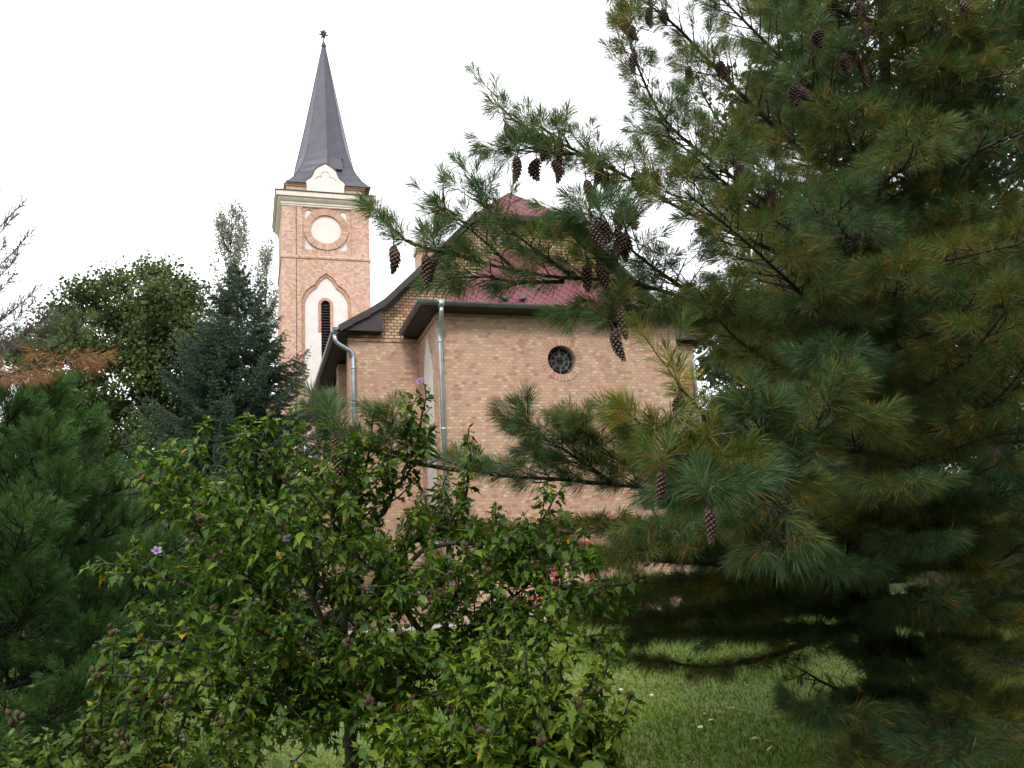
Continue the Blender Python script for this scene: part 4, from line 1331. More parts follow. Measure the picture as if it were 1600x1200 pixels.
# ------------------------------------------------------------------ rose of Sharon shrub
def make_pod_mesh(seed):
    r = np.random.default_rng(seed)
    V, Fc, C = [], [], []
    K = 7
    for q in range(6):
        c = np.array([r.normal(0, .016), r.normal(0, .016), r.uniform(-.01, .035)])
        d = nrm(np.array([r.normal(0, .6), r.normal(0, .6), 1]))
        _, u, v = basis(d[None]); u, v = u[0], v[0]
        b = len(V)
        for e in (np.zeros(3), c + d * .004):
            for k in range(4):
                a = math.pi / 2 * k; V.append(e + (u * math.cos(a) + v * math.sin(a)) * .002); C.append(np.array((.08, .06, .03)))
        Fc += [(b + k, b + (k + 1) % 4, b + 4 + (k + 1) % 4, b + 4 + k) for k in range(4)]
        b = len(V)
        col = np.array((.085, .050, .026)) if r.random() < .6 else np.array((.11, .115, .045))
        col = col * r.uniform(.7, 1.4)
        for t, rr in ((0, .004), (.25, .0095), (.55, .010), (.85, .006), (1, .001)):
            for k in range(K):
                a = 2 * math.pi * k / K
                V.append(c + d * t * .026 + (u * math.cos(a) + v * math.sin(a)) * rr); C.append(col * (1 - .3 * t))
        for i in range(4):
            for k in range(K): Fc.append((b + i * K + k, b + i * K + (k + 1) % K, b + (i + 1) * K + (k + 1) % K, b + (i + 1) * K + k))
        for k in range(5):      # bract teeth
            a = 2 * math.pi * k / 5; b = len(V)
            e = (u * math.cos(a) + v * math.sin(a)); e2 = np.cross(d, e)
            V += [c + e * .004 + e2 * .003, c + e * .004 - e2 * .003, c + e * .017 + d * .008]; C += [col * .9] * 3
            Fc.append((b, b + 1, b + 2))
    me = bpy.data.meshes.new('seed_pods')
    me.from_pydata([tuple(float(x) for x in p) for p in V], [], Fc)
    a = me.attributes.new('tint', 'FLOAT_COLOR', 'POINT')
    c4 = np.ones((len(V), 4), dtype=np.float32); c4[:, :3] = np.array(C)
    a.data.foreach_set('color', c4.ravel()); me.update(); me.materials.append(M_POD)
    return me


PODS = [make_pod_mesh(s) for s in (1, 2, 3)]


def make_flower_mesh():
    V, Fc, C = [], [], []
    for k in range(5):
        a = k * 2 * math.pi / 5
        e = np.array([math.cos(a), math.sin(a), 0]); f = np.array([-math.sin(a), math.cos(a), 0]); up = np.array([0, 0, 1.0])
        b = len(V)
        V += [e * .004, e * .020 + f * .014 + up * .014, e * .036 + f * .012 + up * .022, e * .040 + up * .020, e * .036 - f * .012 + up * .022, e * .020 - f * .014 + up * .014]
        C += [(.25, .02, .12)] + [(.42, .30, .60)] * 5
        Fc.append(tuple(range(b, b + 6)))
    me = bpy.data.meshes.new('flower'); me.from_pydata([tuple(float(x) for x in p) for p in V], [], Fc)
    a = me.attributes.new('tint', 'FLOAT_COLOR', 'POINT'); c4 = np.ones((len(V), 4), dtype=np.float32); c4[:, :3] = np.array(C)
    a.data.foreach_set('color', c4.ravel()); me.update(); me.materials.append(M_LEAF)
    return me


def shrub(label, base, stems, seed, leaf=(.040, .105, .010), leaf2=(.145, .215, .020), lsize=.055, dens=1.5, pods_max=90, flowers=(), bright=0.0, side_len=.34):
    """stems: list of (polyline, r0, r1). One wood part per main stem, one leaves part, seed pod clusters."""
    r = np.random.default_rng(seed)
    root = empty('hibiscus_shrub', base, label, 'shrub')
    LP, LD, LN, LS, LC = [], [], [], [], []
    podpos = []

    def leaf_at(p, d, sz):
        LP.append(p); LD.append(d)
        LN.append(np.array([r.normal(0, .35), r.normal(0, .35), 1.0])); LS.append(sz)
        k = r.random() ** 1.6
        c = np.array(leaf) * (1 - k) + np.array(leaf2) * k
        if r.random() < .012: c = np.array((.42, .28, .03))
        LC.append(c * r.uniform(.75, 1.25))

    def leafy(line, step, sz, tipc=True):
        n = len(line)
        ph = r.random() * 6.28
        seg = np.linalg.norm(np.diff(line, axis=0), axis=1); cum = np.concatenate([[0], np.cumsum(seg)])
        s = .02
        while s < cum[-1]:
            i = min(n - 2, int(np.searchsorted(cum, s)))
            f = (s - cum[i]) / max(1e-6, seg[min(i, len(seg) - 1)])
            p = line[i] + (line[i + 1] - line[i]) * np.clip(f, 0, 1)
            t = nrm(line[i + 1] - line[i])
            ph += 2.2 + r.normal(0, .4)
            a, u, v = basis(t[None])
            out = u[0] * math.cos(ph) + v[0] * math.sin(ph)
            d = nrm(out * 1.0 + t * .35 + np.array([0, 0, r.uniform(-1.1, .15)]))
            leaf_at(p + out * r.uniform(.005, .02), d, sz * r.uniform(.5, 1.45))
            s += step * r.uniform(.6, 1.4)
        if tipc:
            for k in range(4):
                d = nrm(nrm(line[-1] - line[-2]) * .6 + r.normal(0, .6, 3)); leaf_at(line[-1], d, sz * r.uniform(.4, .8))

    for (pts, r0, r1, lf) in stems:
        wood = MB()
        line = resample(pts, .06)
        n = len(line)
        line[1:-1] += r.normal(0, .006, (n - 2, 3))
        rad = np.linspace(r0, r1, n)
        wood.tube(line, list(rad), 7)
        seg = np.linalg.norm(np.diff(line, axis=0), axis=1); cum = np.concatenate([[0], np.cumsum(seg)]); L = cum[-1]
        s = L * lf
        leafy(line[int(n * .55):], .011 / dens, lsize * .95)
        podpos.append(line[-1])
        ph = r.random() * 6
        while s < L * .86:
            i = min(n - 2, int(np.searchsorted(cum, s)))
            t = nrm(line[i + 1] - line[i]); a, u, v = basis(t[None])
            ph += 2.4 + r.normal(0, .5)
            out = u[0] * math.cos(ph) + v[0] * math.sin(ph)
            ln = side_len * r.uniform(.35, 1.25) * (1.15 - .75 * s / L)
            d = nrm(out + t * .5 + np.array([0, 0, .45]))
            q = [line[i]]
            m = max(3, int(ln / .05))
            for k in range(m):
                d = nrm(d + np.array([0, 0, .10]) + r.normal(0, .10, 3)); q.append(q[-1] + d * ln / m)
            q = np.array(q)
            wood.tube(q, list(np.linspace(min(.007, rad[i] * .6), .002, len(q))), 5)
            leafy(q, .0145 / dens, lsize)
            if r.random() < .25: podpos.append(q[-1])
            if r.random() < .8 and m > 3:      # forked twig
                j = m // 2; d2 = nrm(nrm(q[j + 1] - q[j]) + r.normal(0, .6, 3)); q2 = np.array([q[j] + d2 * x for x in np.linspace(0, ln * .5, 4)])
                wood.tube(q2, [.0035, .003, .0025, .002], 4); leafy(q2, .0145 / dens, lsize * .9)
                if r.random() < .15: podpos.append(q2[-1])
            s += r.uniform(.027, .052) * (.75 + 1.1 * s / L)
        wood.build('stem', M_BARK2, root, True)
    P = np.array(LP)
    V, Fc, C = shaped_leaves(P, np.array(LD), np.array(LN), np.array(LS), r, np.array(LC))
    o = tri_object('leaves', V, Fc, C, M_LEAF, root)
    print('leaves', len(P), 'pods', len(podpos))
    r.shuffle(podpos)
    for p in podpos[:pods_max]:
        o = bpy.data.objects.new('seed_pods', PODS[int(r.integers(0, 3))]); COL.objects.link(o); o.parent = root
        o.location = tuple(np.asarray(p) - np.asarray(root.location)); o.rotation_euler = (r.normal(0, .4), r.normal(0, .4), r.random() * 6)
        s = r.uniform(.75, 1.25); o.scale = (s, s, s)
    for p in flowers:
        o = bpy.data.objects.new('flower', FLOWER); COL.objects.link(o); o.parent = root
        o.location = tuple(np.asarray(p) - np.asarray(root.location)); o.rotation_euler = (.9, r.normal(0, .3), -.3); o.scale = (.62, .62, .62)
    return root


FLOWER = make_flower_mesh()


def build_shrubs():
    D = 4.7
    b = at(548, 1150, D); bz = float(gz(0, b[1]))
    foot = np.array([b[0], b[1], bz])

    def S(pp, r0, r1, lf=.3): return ([at(*p) for p in pp], r0, r1, lf)
    k1, k2 = (546, 1060, D), (548, 1110, D)
    stems = [
        ([foot + np.array([0, 0, -.1]), foot + np.array([.0, 0, .1]), at(*k2), at(*k1)], .045, .036, 2.0),
        S([k1, (610, 1068, 4.65), (655, 990, 4.6), (612, 930, 4.6), (615, 870, 4.6), (660, 840, 4.6), (715, 800, 4.6), (735, 740, 4.6), (733, 668, 4.6)], .024, .004, .35),
        S([(600, 950, 4.6), (640, 880, 4.55), (690, 850, 4.5), (760, 850, 4.5), (840, 820, 4.5), (880, 760, 4.5)], .016, .004, .3),
        S([(655, 990, 4.6), (720, 930, 4.5), (800, 870, 4.4), (880, 835, 4.4)], .016, .004, .3),
        S([k1, (540, 960, 4.75), (545, 880, 4.8), (560, 800, 4.8), (575, 720, 4.85), (585, 640, 4.85)], .022, .004, .35),
        S([(548, 870, 4.8), (600, 800, 4.8), (640, 720, 4.75), (660, 650, 4.75), (664, 603, 4.75)], .014, .004, .25),
        S([k1, (515, 1020, 4.8), (490, 930, 4.9), (448, 880, 4.9), (430, 800, 5.0), (445, 720, 5.0), (462, 640, 5.0)], .024, .004, .35),
        S([(490, 930, 4.9), (500, 830, 5.0), (505, 740, 5.0), (510, 660, 5.0)], .014, .004, .2),
        S([(448, 880, 4.9), (400, 800, 4.9), (372, 730, 4.9), (375, 665, 4.9)], .014, .004, .2),
        S([(515, 1020, 4.8), (450, 960, 4.6), (380, 900, 4.5), (310, 830, 4.4), (255, 770, 4.4), (225, 750, 4.4)], .020, .004, .3),
        S([(380, 900, 4.5), (340, 810, 4.6), (310, 740, 4.7), (300, 690, 4.7)], .012, .004, .2),
        S([(450, 960, 4.6), (350, 940, 4.3), (260, 900, 4.2), (190, 880, 4.2), (135, 885, 4.2)], .016, .004, .25),
        S([k2, (470, 1075, 4.5), (390, 1040, 4.2), (300, 1010, 4.1), (220, 1000, 4.1), (170, 1010, 4.1)], .018, .004, .3),
        S([k2, (500, 1090, 4.4), (430, 1080, 4.0), (330, 1070, 3.8), (240, 1060, 3.7), (150, 1055, 3.7)], .016, .004, .35),
        S([(610, 1068, 4.65), (690, 1020, 4.4), (780, 990, 4.3), (870, 950, 4.2), (950, 920, 4.2), (1000, 905, 4.2)], .018, .004, .3),
        S([(690, 1020, 4.4), (760, 960, 4.4), (820, 920, 4.4), (850, 880, 4.4)], .012, .004, .2),
        S([(690, 1020, 4.4), (770, 975, 4.3), (850, 945, 4.2), (930, 935, 4.2), (990, 955, 4.2)], .014, .004, .25),
        S([(690, 1020, 4.4), (770, 1000, 4.3), (850, 990, 4.2), (920, 1000, 4.15), (970, 1030, 4.1)], .014, .004, .25),
        S([(720, 930, 4.5), (790, 905, 4.4), (870, 890, 4.3), (930, 870, 4.3)], .012, .004, .2),
        S([k2, (640, 1090, 4.3), (720, 1080, 4.1), (790, 1050, 4.0)], .014, .004, .2),
        S([k2, (470, 1110, 4.3), (390, 1110, 4.0), (310, 1110, 3.9)], .014, .004, .2),
        S([k2, (520, 1120, 4.3), (490, 1140, 4.0), (450, 1130, 3.8)], .012, .004, .1),
        S([k2, (590, 1110, 4.3), (620, 1120, 4.0), (650, 1110, 3.9)], .012, .004, .1),
        S([(600, 1075, 4.6), (660, 1060, 4.3), (740, 1040, 4.0), (800, 1010, 4.0)], .014, .004, .25),
        S([k1, (480, 1040, 5.1), (400, 960, 5.3), (340, 880, 5.4), (290, 840, 5.4)], .016, .004, .3),
        S([(546, 1000, 4.75), (580, 960, 5.1), (620, 880, 5.3), (680, 800, 5.3), (700, 740, 5.3)], .014, .004, .3),
        S([(515, 1020, 4.8), (440, 1000, 5.0), (350, 990, 5.0), (280, 960, 5.0), (210, 950, 5.0)], .014, .004, .3),
        S([(470, 900, 4.9), (420, 860, 4.4), (360, 800, 4.2), (330, 770, 4.2)], .012, .004, .2),
        S([(545, 960, 4.75), (510, 920, 4.3), (480, 850, 4.2), (460, 790, 4.2), (450, 750, 4.2)], .012, .004, .2),
        S([(548, 870, 4.8), (520, 800, 4.6), (540, 730, 4.5), (545, 690, 4.5)], .012, .004, .2),
        S([(600, 950, 4.6), (600, 880, 4.3), (560, 820, 4.2), (545, 780, 4.2)], .012, .004, .2),
        S([(655, 990, 4.6), (700, 950, 4.3), (720, 900, 4.2), (730, 860, 4.2)], .012, .004, .2),
        S([(450, 960, 4.6), (400, 920, 4.2), (340, 880, 4.0), (300, 850, 4.0)], .012, .004, .2),
        S([k2, (480, 1040, 4.3), (430, 1000, 4.0), (380, 970, 3.9), (330, 960, 3.9)], .012, .004, .2),
        S([k2, (580, 1050, 4.2), (600, 1010, 4.0), (590, 970, 3.9)], .012, .004, .2),
        S([(430, 800, 5.0), (400, 740, 4.9), (410, 690, 4.8), (425, 650, 4.8)], .010, .004, .2),
        S([(340, 810, 4.6), (270, 760, 4.6), (215, 745, 4.6)], .010, .004, .2),
        S([(546, 1000, 4.75), (580, 960, 4.3), (620, 930, 4.15), (660, 930, 4.1), (700, 940, 4.1)], .012, .004, .2),
    ]
    shrub('tall shrub with dark forked stems, brown seed pods and few lilac flowers before the church', foot, stems, 31, pods_max=92,
          flowers=[at(657, 597, 4.72), at(450, 843, 4.2), at(245, 862, 4.1), at(698, 895, 4.3)])
    # right hand lower, brighter shrub
    f2 = at(830, 1240, 3.9); f2[2] = float(gz(0, f2[1]))
    tops = [(760, 980, 3.8), (820, 1010, 3.7), (880, 1000, 3.7), (930, 1040, 3.7), (985, 1090, 3.7), (960, 1150, 3.6), (900, 1100, 3.5), (840, 1080, 3.5), (780, 1060, 3.5), (720, 1070, 3.6), (700, 1120, 3.6), (760, 1150, 3.4), (850, 1160, 3.4), (930, 1180, 3.4), (620, 1130, 3.6), (650, 1180, 3.5), (560, 1170, 3.6), (640, 1090, 3.7), (700, 1030, 3.8), (800, 950, 3.9), (860, 930, 3.9), (580, 1110, 3.7), (960, 1000, 3.8)]
    st = []
    for i, t in enumerate(tops):
        e = at(*t); m = f2 * .45 + e * .55 + np.array([0, 0, .10])
        st.append(([f2 + np.array([.03 * math.cos(i), .03 * math.sin(i), 0]), f2 * .75 + e * .25 + np.array([0, 0, .1]), m, e], .013, .004, .35))
    shrub('low spreading hibiscus bush with yellow green leaves at the lower middle of the lawn edge', f2, st, 32, leaf=(.055, .125, .010), leaf2=(.22, .29, .025), lsize=.060, dens=1.5, pods_max=40, side_len=.26)
    # bottom left foreground shrub
    f3 = at(150, 1330, 3.6); f3[2] = float(gz(0, f3[1]))
    tops = [(25, 1130, 3.6), (70, 1150, 3.5), (130, 1120, 3.6), (160, 1050, 3.7), (200, 1090, 3.6), (260, 1100, 3.6), (110, 1180, 3.3), (10, 1180, 3.3), (200, 1170, 3.3), (290, 1160, 3.4), (350, 1130, 3.5), (400, 1170, 3.5), (440, 1120, 3.6), (480, 1170, 3.5), (340, 1190, 3.2), (230, 1010, 3.9), (320, 1040, 3.8), (410, 1060, 3.8), (290, 970, 4.0), (180, 990, 3.9), (370, 1090, 3.6)]
    st = []
    for i, t in enumerate(tops):
        e = at(*t); m = f3 * .45 + e * .55 + np.array([0, 0, .06])
        st.append(([f3 + np.array([.04 * math.cos(i), .04 * math.sin(i), 0]), f3 * .75 + e * .25 + np.array([0, 0, .08]), m, e], .012, .004, .35))
    shrub('leafy hibiscus bush with pale seed pods in the lower left foreground under the dark pine', f3, st, 33, leaf=(.045, .105, .010), leaf2=(.16, .22, .022), lsize=.053, dens=1.4, pods_max=30, side_len=.24)


build_shrubs()
build_planter()


# ------------------------------------------------------------------ soft dark pine at the left
def build_left_pine():
    r = np.random.default_rng(41)
    c = at(-30, 960, 6.0); c[2] = float(gz(0, c[1]))
    root = empty('young_pine', c, 'dense dark green young pine with soft upright brush shoots at the left edge', 'pine tree')
    H = 3.05
    mb = MB(); tr = [c + np.array([0, 0, z]) + np.array([.03 * math.sin(z * 2), .02 * math.cos(z * 3), 0]) for z in np.linspace(-.1, H, 14)]
    mb.tube(tr, list(np.linspace(.09, .012, 14)), 10); mb.build('trunk', M_BARK, root, True)
    z = .35
    while z < H - .1:
        k0 = r.random() * 6
        R = 1.42 * min(1, (H - z) / 1.5 + .12) * (.92 if z < .8 else 1)
        nb = 7
        for k in range(nb):
            a = k0 + 2 * math.pi * k / nb + r.normal(0, .12)
            Lb = R * r.uniform(.8, 1.12)
            p0 = c + np.array([0, 0, z])
            d = np.array([math.cos(a), math.sin(a), .16])
            pts = [p0, p0 + d * Lb * .4, p0 + d * Lb * .75 + np.array([0, 0, .03]), p0 + d * Lb + np.array([0, 0, .16])]
            wood = MB()
            S0, S1 = grow_bough(pts, r, .016, 1.7, .40, .22, .75, wood)
            d_ = nrm(S1 - S0); S0 = S1 - d_ * .17
            o = wood.build('branch', M_BARK, root, True)
            V, Fc, C = needles(S0, S1, r, 105, .078, .0032, 18, 46, green=(.042, .110, .032), green2=(.090, .185, .046), old=(.12, .07, .02), old_share=.04, droop=.05)
            tri_object('needles', V, Fc, C, M_NEEDLE, o)
        z += .30
    # browning bough of a sparse conifer that stands outside the frame at the left
    c2 = at(-170, 960, 7.6); c2[2] = float(gz(0, c2[1]))
    root = empty('sparse_conifer', c2, 'thin sparse conifer with purplish bare twigs and one browned bough at left edge', 'conifer')
    mb = MB(); mb.tube([c2 + np.array([.05 * math.sin(q), 0, q]) for q in np.linspace(-.1, 6.2, 14)], list(np.linspace(.10, .015, 14)), 9); mb.build('trunk', M_BARK2, root, True)
    wood, S0s, S1s = MB(), [], []
    for (px, py, rise) in ((35, 318, .1), (-5, 300, .1), (48, 365, .05), (20, 340, .05), (55, 455, .05), (28, 400, .0), (50, 475, .1), (70, 500, .05), (22, 430, .05), (75, 495, 0), (10, 380, 0), (45, 520, 0), (80, 515, 0), (20, 480, 0), (0, 560, 0)):
        e = at(px, py, 7.2 + r.normal(0, .25)); zz = e[2] - .35
        p0 = c2 + np.array([0, 0, zz - c2[2]])
        line = resample([p0, p0 * .6 + e * .4 + np.array([0, 0, .02]), p0 * .25 + e * .75 - np.array([0, 0, .03]), e], .06)
        wood.tube(line, list(np.linspace(.010, .002, len(line))), 5)
        for i in range(3, len(line)):
            for q in range(4):
                t = nrm(line[i] - line[i - 1]); d = nrm(t + r.normal(0, .45, 3) + np.array([0, 0, .15])); l = r.uniform(.05, .20)
                wood.tube([line[i], line[i] + d * l * .6, line[i] + d * l + np.array([0, 0, .02])], [.0026, .0020, .0014], 4)
                S0s.append(line[i]); S1s.append(line[i] + d * l)
    o = wood.build('branch', simple('purple_twigs', (.17, .125, .145), .8, .3), root, True)
    V, Fc, C = needles(np.array(S0s), np.array(S1s), r, 12, .024, .0035, 25, 60, green=(.10, .12, .09), green2=(.19, .14, .17), old=(.20, .12, .10), old_share=.3)
    tri_object('needles', V, Fc, C, M_FARNEEDLE, o)
    wood = MB()
    pts = [c2 + np.array([0, 0, 2.6]), at(-60, 600, 6.0), at(-10, 590, 5.2), at(60, 572, 5.0), at(125, 560, 4.95)]
    S0, S1 = grow_bough(pts, r, .010, 1.0, .17, .55, .05, wood)
    o = wood.build('branch', M_BARK2, root, True); o['label'] = 'browned bough with drooping orange brown needles'
    V, Fc, C = needles(S0, S1, r, 44, .10, .0026, 20, 55, green=(.24, .095, .042), green2=(.33, .145, .065), old=(.30, .15, .06), old_share=.4, droop=.9)
    tri_object('needles', V, Fc, C, M_NEEDLE, o)
    wood = MB()
    S0, S1 = grow_bough([c2 + np.array([0, 0, 2.9]), at(-20, 560, 7.6), at(70, 550, 7.6), at(112, 525, 7.6), at(118, 505, 7.6)], r, .02, .9, .26, .5, .6, wood)
    o = wood.build('branch', M_BARK2, root, True)
    V, Fc, C = needles(S0, S1, r, 60, .10, .0026, 20, 50, green=(.07, .13, .05), green2=(.11, .16, .06), old=(.2, .12, .04), old_share=.1)
    tri_object('needles', V, Fc, C, M_NEEDLE, o)


build_left_pine()


# ------------------------------------------------------------------ background trees
def broadleaf(name, label, foot, height, R, seed, n_leaf, lsize, col, col2, crown_lo=.22, cat='tree', gap=.35, group=None, trunk_r=.2, flat=1.0):
    """trunk, forked limbs and leaf clumps gathered round limb ends; gaps stay between clumps"""
    r = np.random.default_rng(seed)
    foot = np.array([foot[0], foot[1], float(gz(foot[0], foot[1]))])
    root = empty(name, foot, label, cat, group)
    wood = MB()
    th = height * (crown_lo + .12)
    tl = [foot + np.array([.1 * math.sin(z), .08 * math.cos(z * 1.4), z]) for z in np.linspace(-.2, th, 7)]
    wood.tube(tl, list(np.linspace(trunk_r, trunk_r * .7, 7)), 10)
    wood.tube([tl[-1], foot + np.array([.1, 0, height * .6]), foot + np.array([0, .1, height * .9])], [trunk_r * .7, trunk_r * .4, .02], 8)
    cc = foot + np.array([0, 0, height * (1 + crown_lo) / 2]); ax = np.array([R, R, height * (1 - crown_lo) / 2])
    nc = 125
    T = nrm(r.normal(0, 1, (nc, 3))) * (r.random((nc, 1)) ** (1 / 2.2)) * (1 + .10 * r.normal(0, 1, (nc, 1)))
    low = (T[:, 2] < .25) & (r.random(nc) < gap)
    T = cc + T[~low] * ax
    for c in T:
        zt = max(height * crown_lo * .8, (c[2] - foot[2]) - np.hypot(c[0] - foot[0], c[1] - foot[1]) * .9)
        p = np.array([foot[0], foot[1], foot[2] + min(zt, height * .8)])
        wood.tube([p, p * .5 + c * .5 + r.normal(0, .12, 3), c], [trunk_r * .22, trunk_r * .15, .012], 5)
    wood.build('trunk', M_BARK2, root, True)
    idx = r.integers(0, len(T), n_leaf)
    sg = R * .12
    pos = T[idx] + r.normal(0, 1, (n_leaf, 3)) * np.array([sg, sg, sg * .62])
    V, Fc, C = leaf_cloud(pos, r, lsize, col, col2)
    clump = r.uniform(.8, 1.2, len(T))[idx]
    C = C * np.repeat(clump, 4)[:, None]
    tri_object('crown', V, Fc, C, M_FARLEAF, root)
    return root


def spruce(label, foot, height, R, seed):
    r = np.random.default_rng(seed)
    foot = np.array([foot[0], foot[1], float(gz(foot[0], foot[1]))])
    root = empty('spruce_tree', foot, label, 'spruce tree')
    wood = MB()
    wood.tube([foot + np.array([0, 0, z]) for z in np.linspace(-.2, height, 12)], list(np.linspace(.17, .015, 12)), 9)
    S0, S1 = [], []
    z = .5
    while z < height - .08:
        f = z / height
        Lr = R * (1 - f) ** .82 + .10
        nb = 7 if f < .8 else 5
        k0 = r.random() * 6
        for k in range(nb):
            a = k0 + 2 * math.pi * k / nb + r.normal(0, .15)
            L = Lr * r.uniform(.68, 1.14)
            h = np.array([math.cos(a), math.sin(a), 0])
            p = foot + np.array([0, 0, z])
            q = []
            m = max(4, int(L / .22))
            for j in range(m + 1):
                t = j / m
                q.append(p + h * L * t + np.array([0, 0, L * (-.32 * t * (1 - t) * 1.6 - .05 * t + .22 * t ** 3 + (.45 * t if f > .85 else 0))]))
            wood.tube(q, list(np.linspace(.022 * (1 - f) + .006, .004, m + 1)), 5)
            lat = np.cross(h, [0, 0, 1.0])
            step = .062
            s = .12 * L
            while s < L:
                t = s / L; jj = min(m - 1, int(t * m)); pp = q[jj] + (q[jj + 1] - q[jj]) * (t * m - jj)
                for sd in (-1, 1):
                    l2 = (.42 * (1 - t) + .14) * min(1, Lr) * r.uniform(.6, 1.2)
                    d = nrm(h * .75 + lat * sd * .8 + np.array([0, 0, r.uniform(-.35, .12)]))
                    S0.append(pp); S1.append(pp + d * l2)
                    if l2 > .2:
                        for qf in (.35, .65):
                            d3 = nrm(d + lat * -sd * .2 + h * .5 * r.uniform(-.4, 1) + np.array([0, 0, r.uniform(-.5, .2)]))
                            S0.append(pp + d * l2 * qf); S1.append(pp + d * l2 * qf + d3 * l2 * .45)
                s += step * r.uniform(.8, 1.3)
            S0.append(q[-2]); S1.append(q[-1] + nrm(q[-1] - q[-2]) * .1)
        z += .15 + .11 * (1 - f)
    S0.append(foot + np.array([0, 0, height - .35])); S1.append(foot + np.array([0, 0, height + .25]))
    wood.build('trunk', M_BARK2, root, True)
    S0, S1 = np.array(S0), np.array(S1)
    V, Fc, C = needles(S0, S1, r, 30, .045, .016, 30, 70, green=(.028, .060, .036), green2=(.062, .105, .062), old=(.07, .05, .03), old_share=.06, droop=.1)
    print('spruce', len(S0))
    tri_object('crown', V, Fc, C, M_FARNEEDLE, root)
    return root


def poplar(label, foot, height, R, seed, n, group):
    r = np.random.default_rng(seed)
    foot = np.array([foot[0], foot[1], float(gz(foot[0], foot[1]))])
    root = empty('poplar_tree', foot, label, 'poplar tree', group)
    wood = MB()
    wood.tube([foot + np.array([.06 * math.sin(z), 0, z]) for z in np.linspace(-.2, height * .97, 14)], list(np.linspace(.24, .02, 14)), 8)
    T = []
    for k in range(90):
        f = r.uniform(.15, .97); a = r.random() * 6.28
        p = foot + np.array([0, 0, f * height])
        L = R * 2.4 * (1.05 - f) ** .5 * r.uniform(.5, 1.1) + .5
        d = nrm(np.array([math.cos(a) * .36, math.sin(a) * .36, 1]))
        q = [p + d * L * t + np.array([math.cos(a), math.sin(a), 0]) * .12 * math.sin(t * 3) for t in np.linspace(0, 1, 5)]
        wood.tube(q, list(np.linspace(.035, .008, 5)), 4)
        T += q[1:] + [(q[3] + q[4]) / 2]
    wood.build('trunk', M_BARK2, root, True)
    T = np.array(T); idx = r.integers(0, len(T), n)
    pos = T[idx] + r.normal(0, 1, (n, 3)) * np.array([.16, .16, .30])
    V, Fc, C = leaf_cloud(pos, r, .125, (.19, .20, .17), (.32, .33, .29))
    tri_object('crown', V, Fc, C, M_FARLEAF, root)


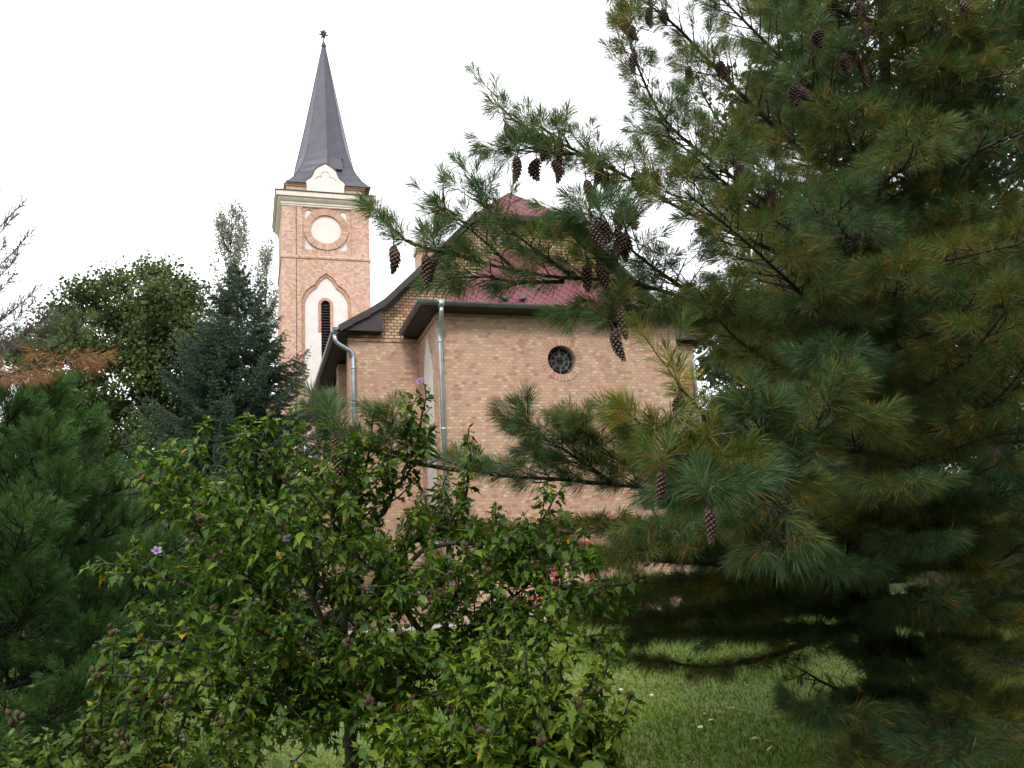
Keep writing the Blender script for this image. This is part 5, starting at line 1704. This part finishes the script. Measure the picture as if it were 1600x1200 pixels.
def build_background():
    def gp(px, d):      # ground point below a pixel column
        p = at(px, 900, d); return p
    M1, M2 = (.045, .080, .020), (.105, .125, .030)
    broadleaf('maple_tree', 'round crowned green maple between the young pine and the spruce, sky showing through its limbs', gp(214, 24), 10.5, 2.85, 51, 85000, .105, M1, M2, .22, trunk_r=.17, gap=.62)
    broadleaf('maple_tree', 'lower dark green maple further left behind the sparse conifer twigs', gp(85, 27), 8.4, 2.1, 52, 34000, .13, (.032, .060, .018), (.07, .09, .022), .2, trunk_r=.15, gap=.5)
    spruce('dark blue green spruce standing before the left edge of the church tower', gp(366, 19.5), 8.55, 3.9, 53)
    poplar('tall narrow poplar with thin pale leaves, its tip above the spruce', gp(352, 46), 22.0, 2.1, 54, 17000, 'poplars behind the spruce')
    poplar('slimmer poplar partly hidden behind the left edge of the brick tower', gp(414, 48), 20.8, 1.2, 55, 10000, 'poplars behind the spruce')
    poplar('lower poplar with loose outer twigs to the left of the tallest one', gp(308, 47), 17.0, .8, 56, 4500, 'poplars behind the spruce')
    for (x_, y_, hh, rr, sd_) in ((-13.0, -6.0, 13.0, 4.6, 91), (3.6, -8.0, 14.0, 4.8, 92), (10.5, -3.5, 13.0, 4.4, 93), (12.0, 2.2, 14.0, 4.6, 94), (-4.5, -10.5, 13.0, 4.4, 95)):  # unseen trees, added behind and beside the camera to darken the foreground
        broadleaf('added_shade_tree', 'tall leafy tree added out of view to shade the foreground', (x_, y_, 0), hh, rr, sd_, 26000, .36, M1, M2, .10, trunk_r=.25, gap=0, group='added shade trees out of view')
    D1, D2 = (.026, .050, .016), (.055, .078, .022)
    broadleaf('tall_tree', 'tall dark leafy tree rising behind the cone bearing pine at the right edge', gp(1590, 15), 14.0, 3.6, 57, 60000, .115, D1, D2, .10, trunk_r=.25, gap=.1)
    broadleaf('tall_tree', 'dark leafy tree filling the gap between the church corner and the cone bearing pine', gp(1235, 27), 10.5, 3.6, 58, 40000, .16, D1, D2, .06, trunk_r=.22, gap=.1)
    broadleaf('tall_tree', 'broad dark tree behind the lower boughs of the pine at far right', gp(1440, 28), 14.5, 4.6, 59, 50000, .17, D1, D2, .05, trunk_r=.22, gap=.1)
    broadleaf('round_bush', 'low dark bush at the foot of the spruce behind the hibiscus', gp(300, 16), 3.4, 2.0, 60, 16000, .11, D1, D2, .02, 'bush', trunk_r=.06, gap=0)
    broadleaf('round_bush', 'low dark bush on the lawn behind the young pine at left', gp(120, 15), 3.2, 2.0, 62, 14000, .11, D1, D2, .02, 'bush', trunk_r=.06, gap=0)
    # clipped hedges far behind on both sides of the church
    for k, (px0, px1, d, hgt, lab) in enumerate(((1085, 1900, 33, 3.2, 'long dark hedge across the lawn behind the trees at the right'), (-250, 470, 36, 3.6, 'long dark hedge at the back of the lawn at the left'))):
        r = np.random.default_rng(80 + k)
        a, b = gp(px0, d), gp(px1, d); a[2] = b[2] = .85
        root = empty('hedge', (a + b) / 2, lab, 'hedge')
        n = 42000
        t = r.random((n, 1)); dirv = nrm(b - a); pn = np.array([-dirv[1], dirv[0], 0])
        hh = hgt * (1 + .12 * np.sin(t * 37 + k) + .08 * np.sin(t * 91))
        pos = a + (b - a) * t + pn * r.normal(0, .35, (n, 1)) + np.array([0, 0, 1.0]) * hh * r.random((n, 1)) ** .8
        V, Fc, C = leaf_cloud(pos, r, .26, D1, D2)
        tri_object('foliage', V, Fc, C, M_FARLEAF, root)


build_background()


# ------------------------------------------------------------------ grass and fallen leaves
def build_grass():
    r = np.random.default_rng(71)
    n = 150000
    d = 4.6 + (18.3 - 4.6) * r.random(n) ** 1.5
    px = r.uniform(-60, 1660, n)
    q = (px - 800) / F_PX
    fwd = nrm(np.array([CAM_R[2][0], CAM_R[2][1]])); rt = np.array([fwd[1], -fwd[0]])
    xy = fwd[None] * d[:, None] + rt[None] * (q * d)[:, None]
    keep = xy[:, 1] < 18.3
    xy = xy[keep]; d = d[keep]; n = len(xy)
    z = gz(xy[:, 0], xy[:, 1])
    b = np.stack([xy[:, 0], xy[:, 1], z - .004], -1)
    patch = np.sin(xy[:, 0] * 1.7 + 1) * np.sin(xy[:, 1] * 1.1) + .5 * np.sin(xy[:, 0] * 4.1) * np.sin(xy[:, 1] * 3.3 + 2)
    h = (.020 + .032 * r.random(n)) * (1 + .35 * patch) * (.8 + .03 * d)
    lean = r.normal(0, .45, (n, 2)) * h[:, None]
    tip = b + np.stack([lean[:, 0], lean[:, 1], h], -1)
    a = r.random(n) * 3.14; w = (.0028 + .0006 * d) * (.6 + .8 * r.random(n))
    s = np.stack([np.cos(a) * w, np.sin(a) * w, np.zeros(n)], -1)
    V = np.stack([b - s, b + s, tip], 1).reshape(-1, 3)
    k = np.clip(.45 + .3 * patch + r.normal(0, .25, n), 0, 1)[:, None]
    c = np.array((.060, .138, .007)) * k + np.array((.132, .180, .011)) * (1 - k)
    dry = (r.random(n) < .10 + .35 * np.clip(np.sin(xy[:, 0] * .9 - 1.2) * np.sin(xy[:, 1] * .6 + .4), 0, 1))[:, None]
    c = np.where(dry, np.array((.21, .18, .085)), c) * r.uniform(.75, 1.25, (n, 1))
    o = tri_object('grass', V, np.arange(len(V)).reshape(-1, 3), np.repeat(c[:, None], 3, 1).reshape(-1, 3), M_GRASS)
    tag(o, 'short green lawn grass with dry patches', 'grass', kind='stuff')
    m = simple('dry_leaf', (.46, .36, .27), .8, .3, 20)
    first = None
    for px_, py_ in ((1187, 1160), (1097, 1120), (1118, 1131), (1165, 1192), (1205, 1165), (1098, 1144), (1265, 1105), (1120, 1107), (1140, 1113), (975, 1082), (1020, 1093), (1230, 1118), (1210, 1172)):
        v = at(px_, py_, 1.0) - np.array([0, 0, EYE]); t = 6.0
        for _ in range(12):
            t = (gz(0, v[1] * t) - EYE) / v[2]
        p = np.array([v[0] * t, v[1] * t, float(gz(0, v[1] * t)) + .035])
        V, Fc, C = shaped_leaves(np.zeros((1, 3)), np.array([[1.0, 0, .1]]), np.array([[0, .2, 1.0]]), np.array([.075]), r, np.array([[.5, .4, .3]]), lobes=False)
        o = tri_object('fallen_leaf', V, Fc, C, m)
        o.location = tuple(p); o.rotation_euler = (r.normal(0, .2), r.normal(0, .2), r.random() * 6)
        tag(o, 'small pale dry leaf lying in the grass', 'fallen leaf', 'fallen leaves on the lawn')


build_grass()
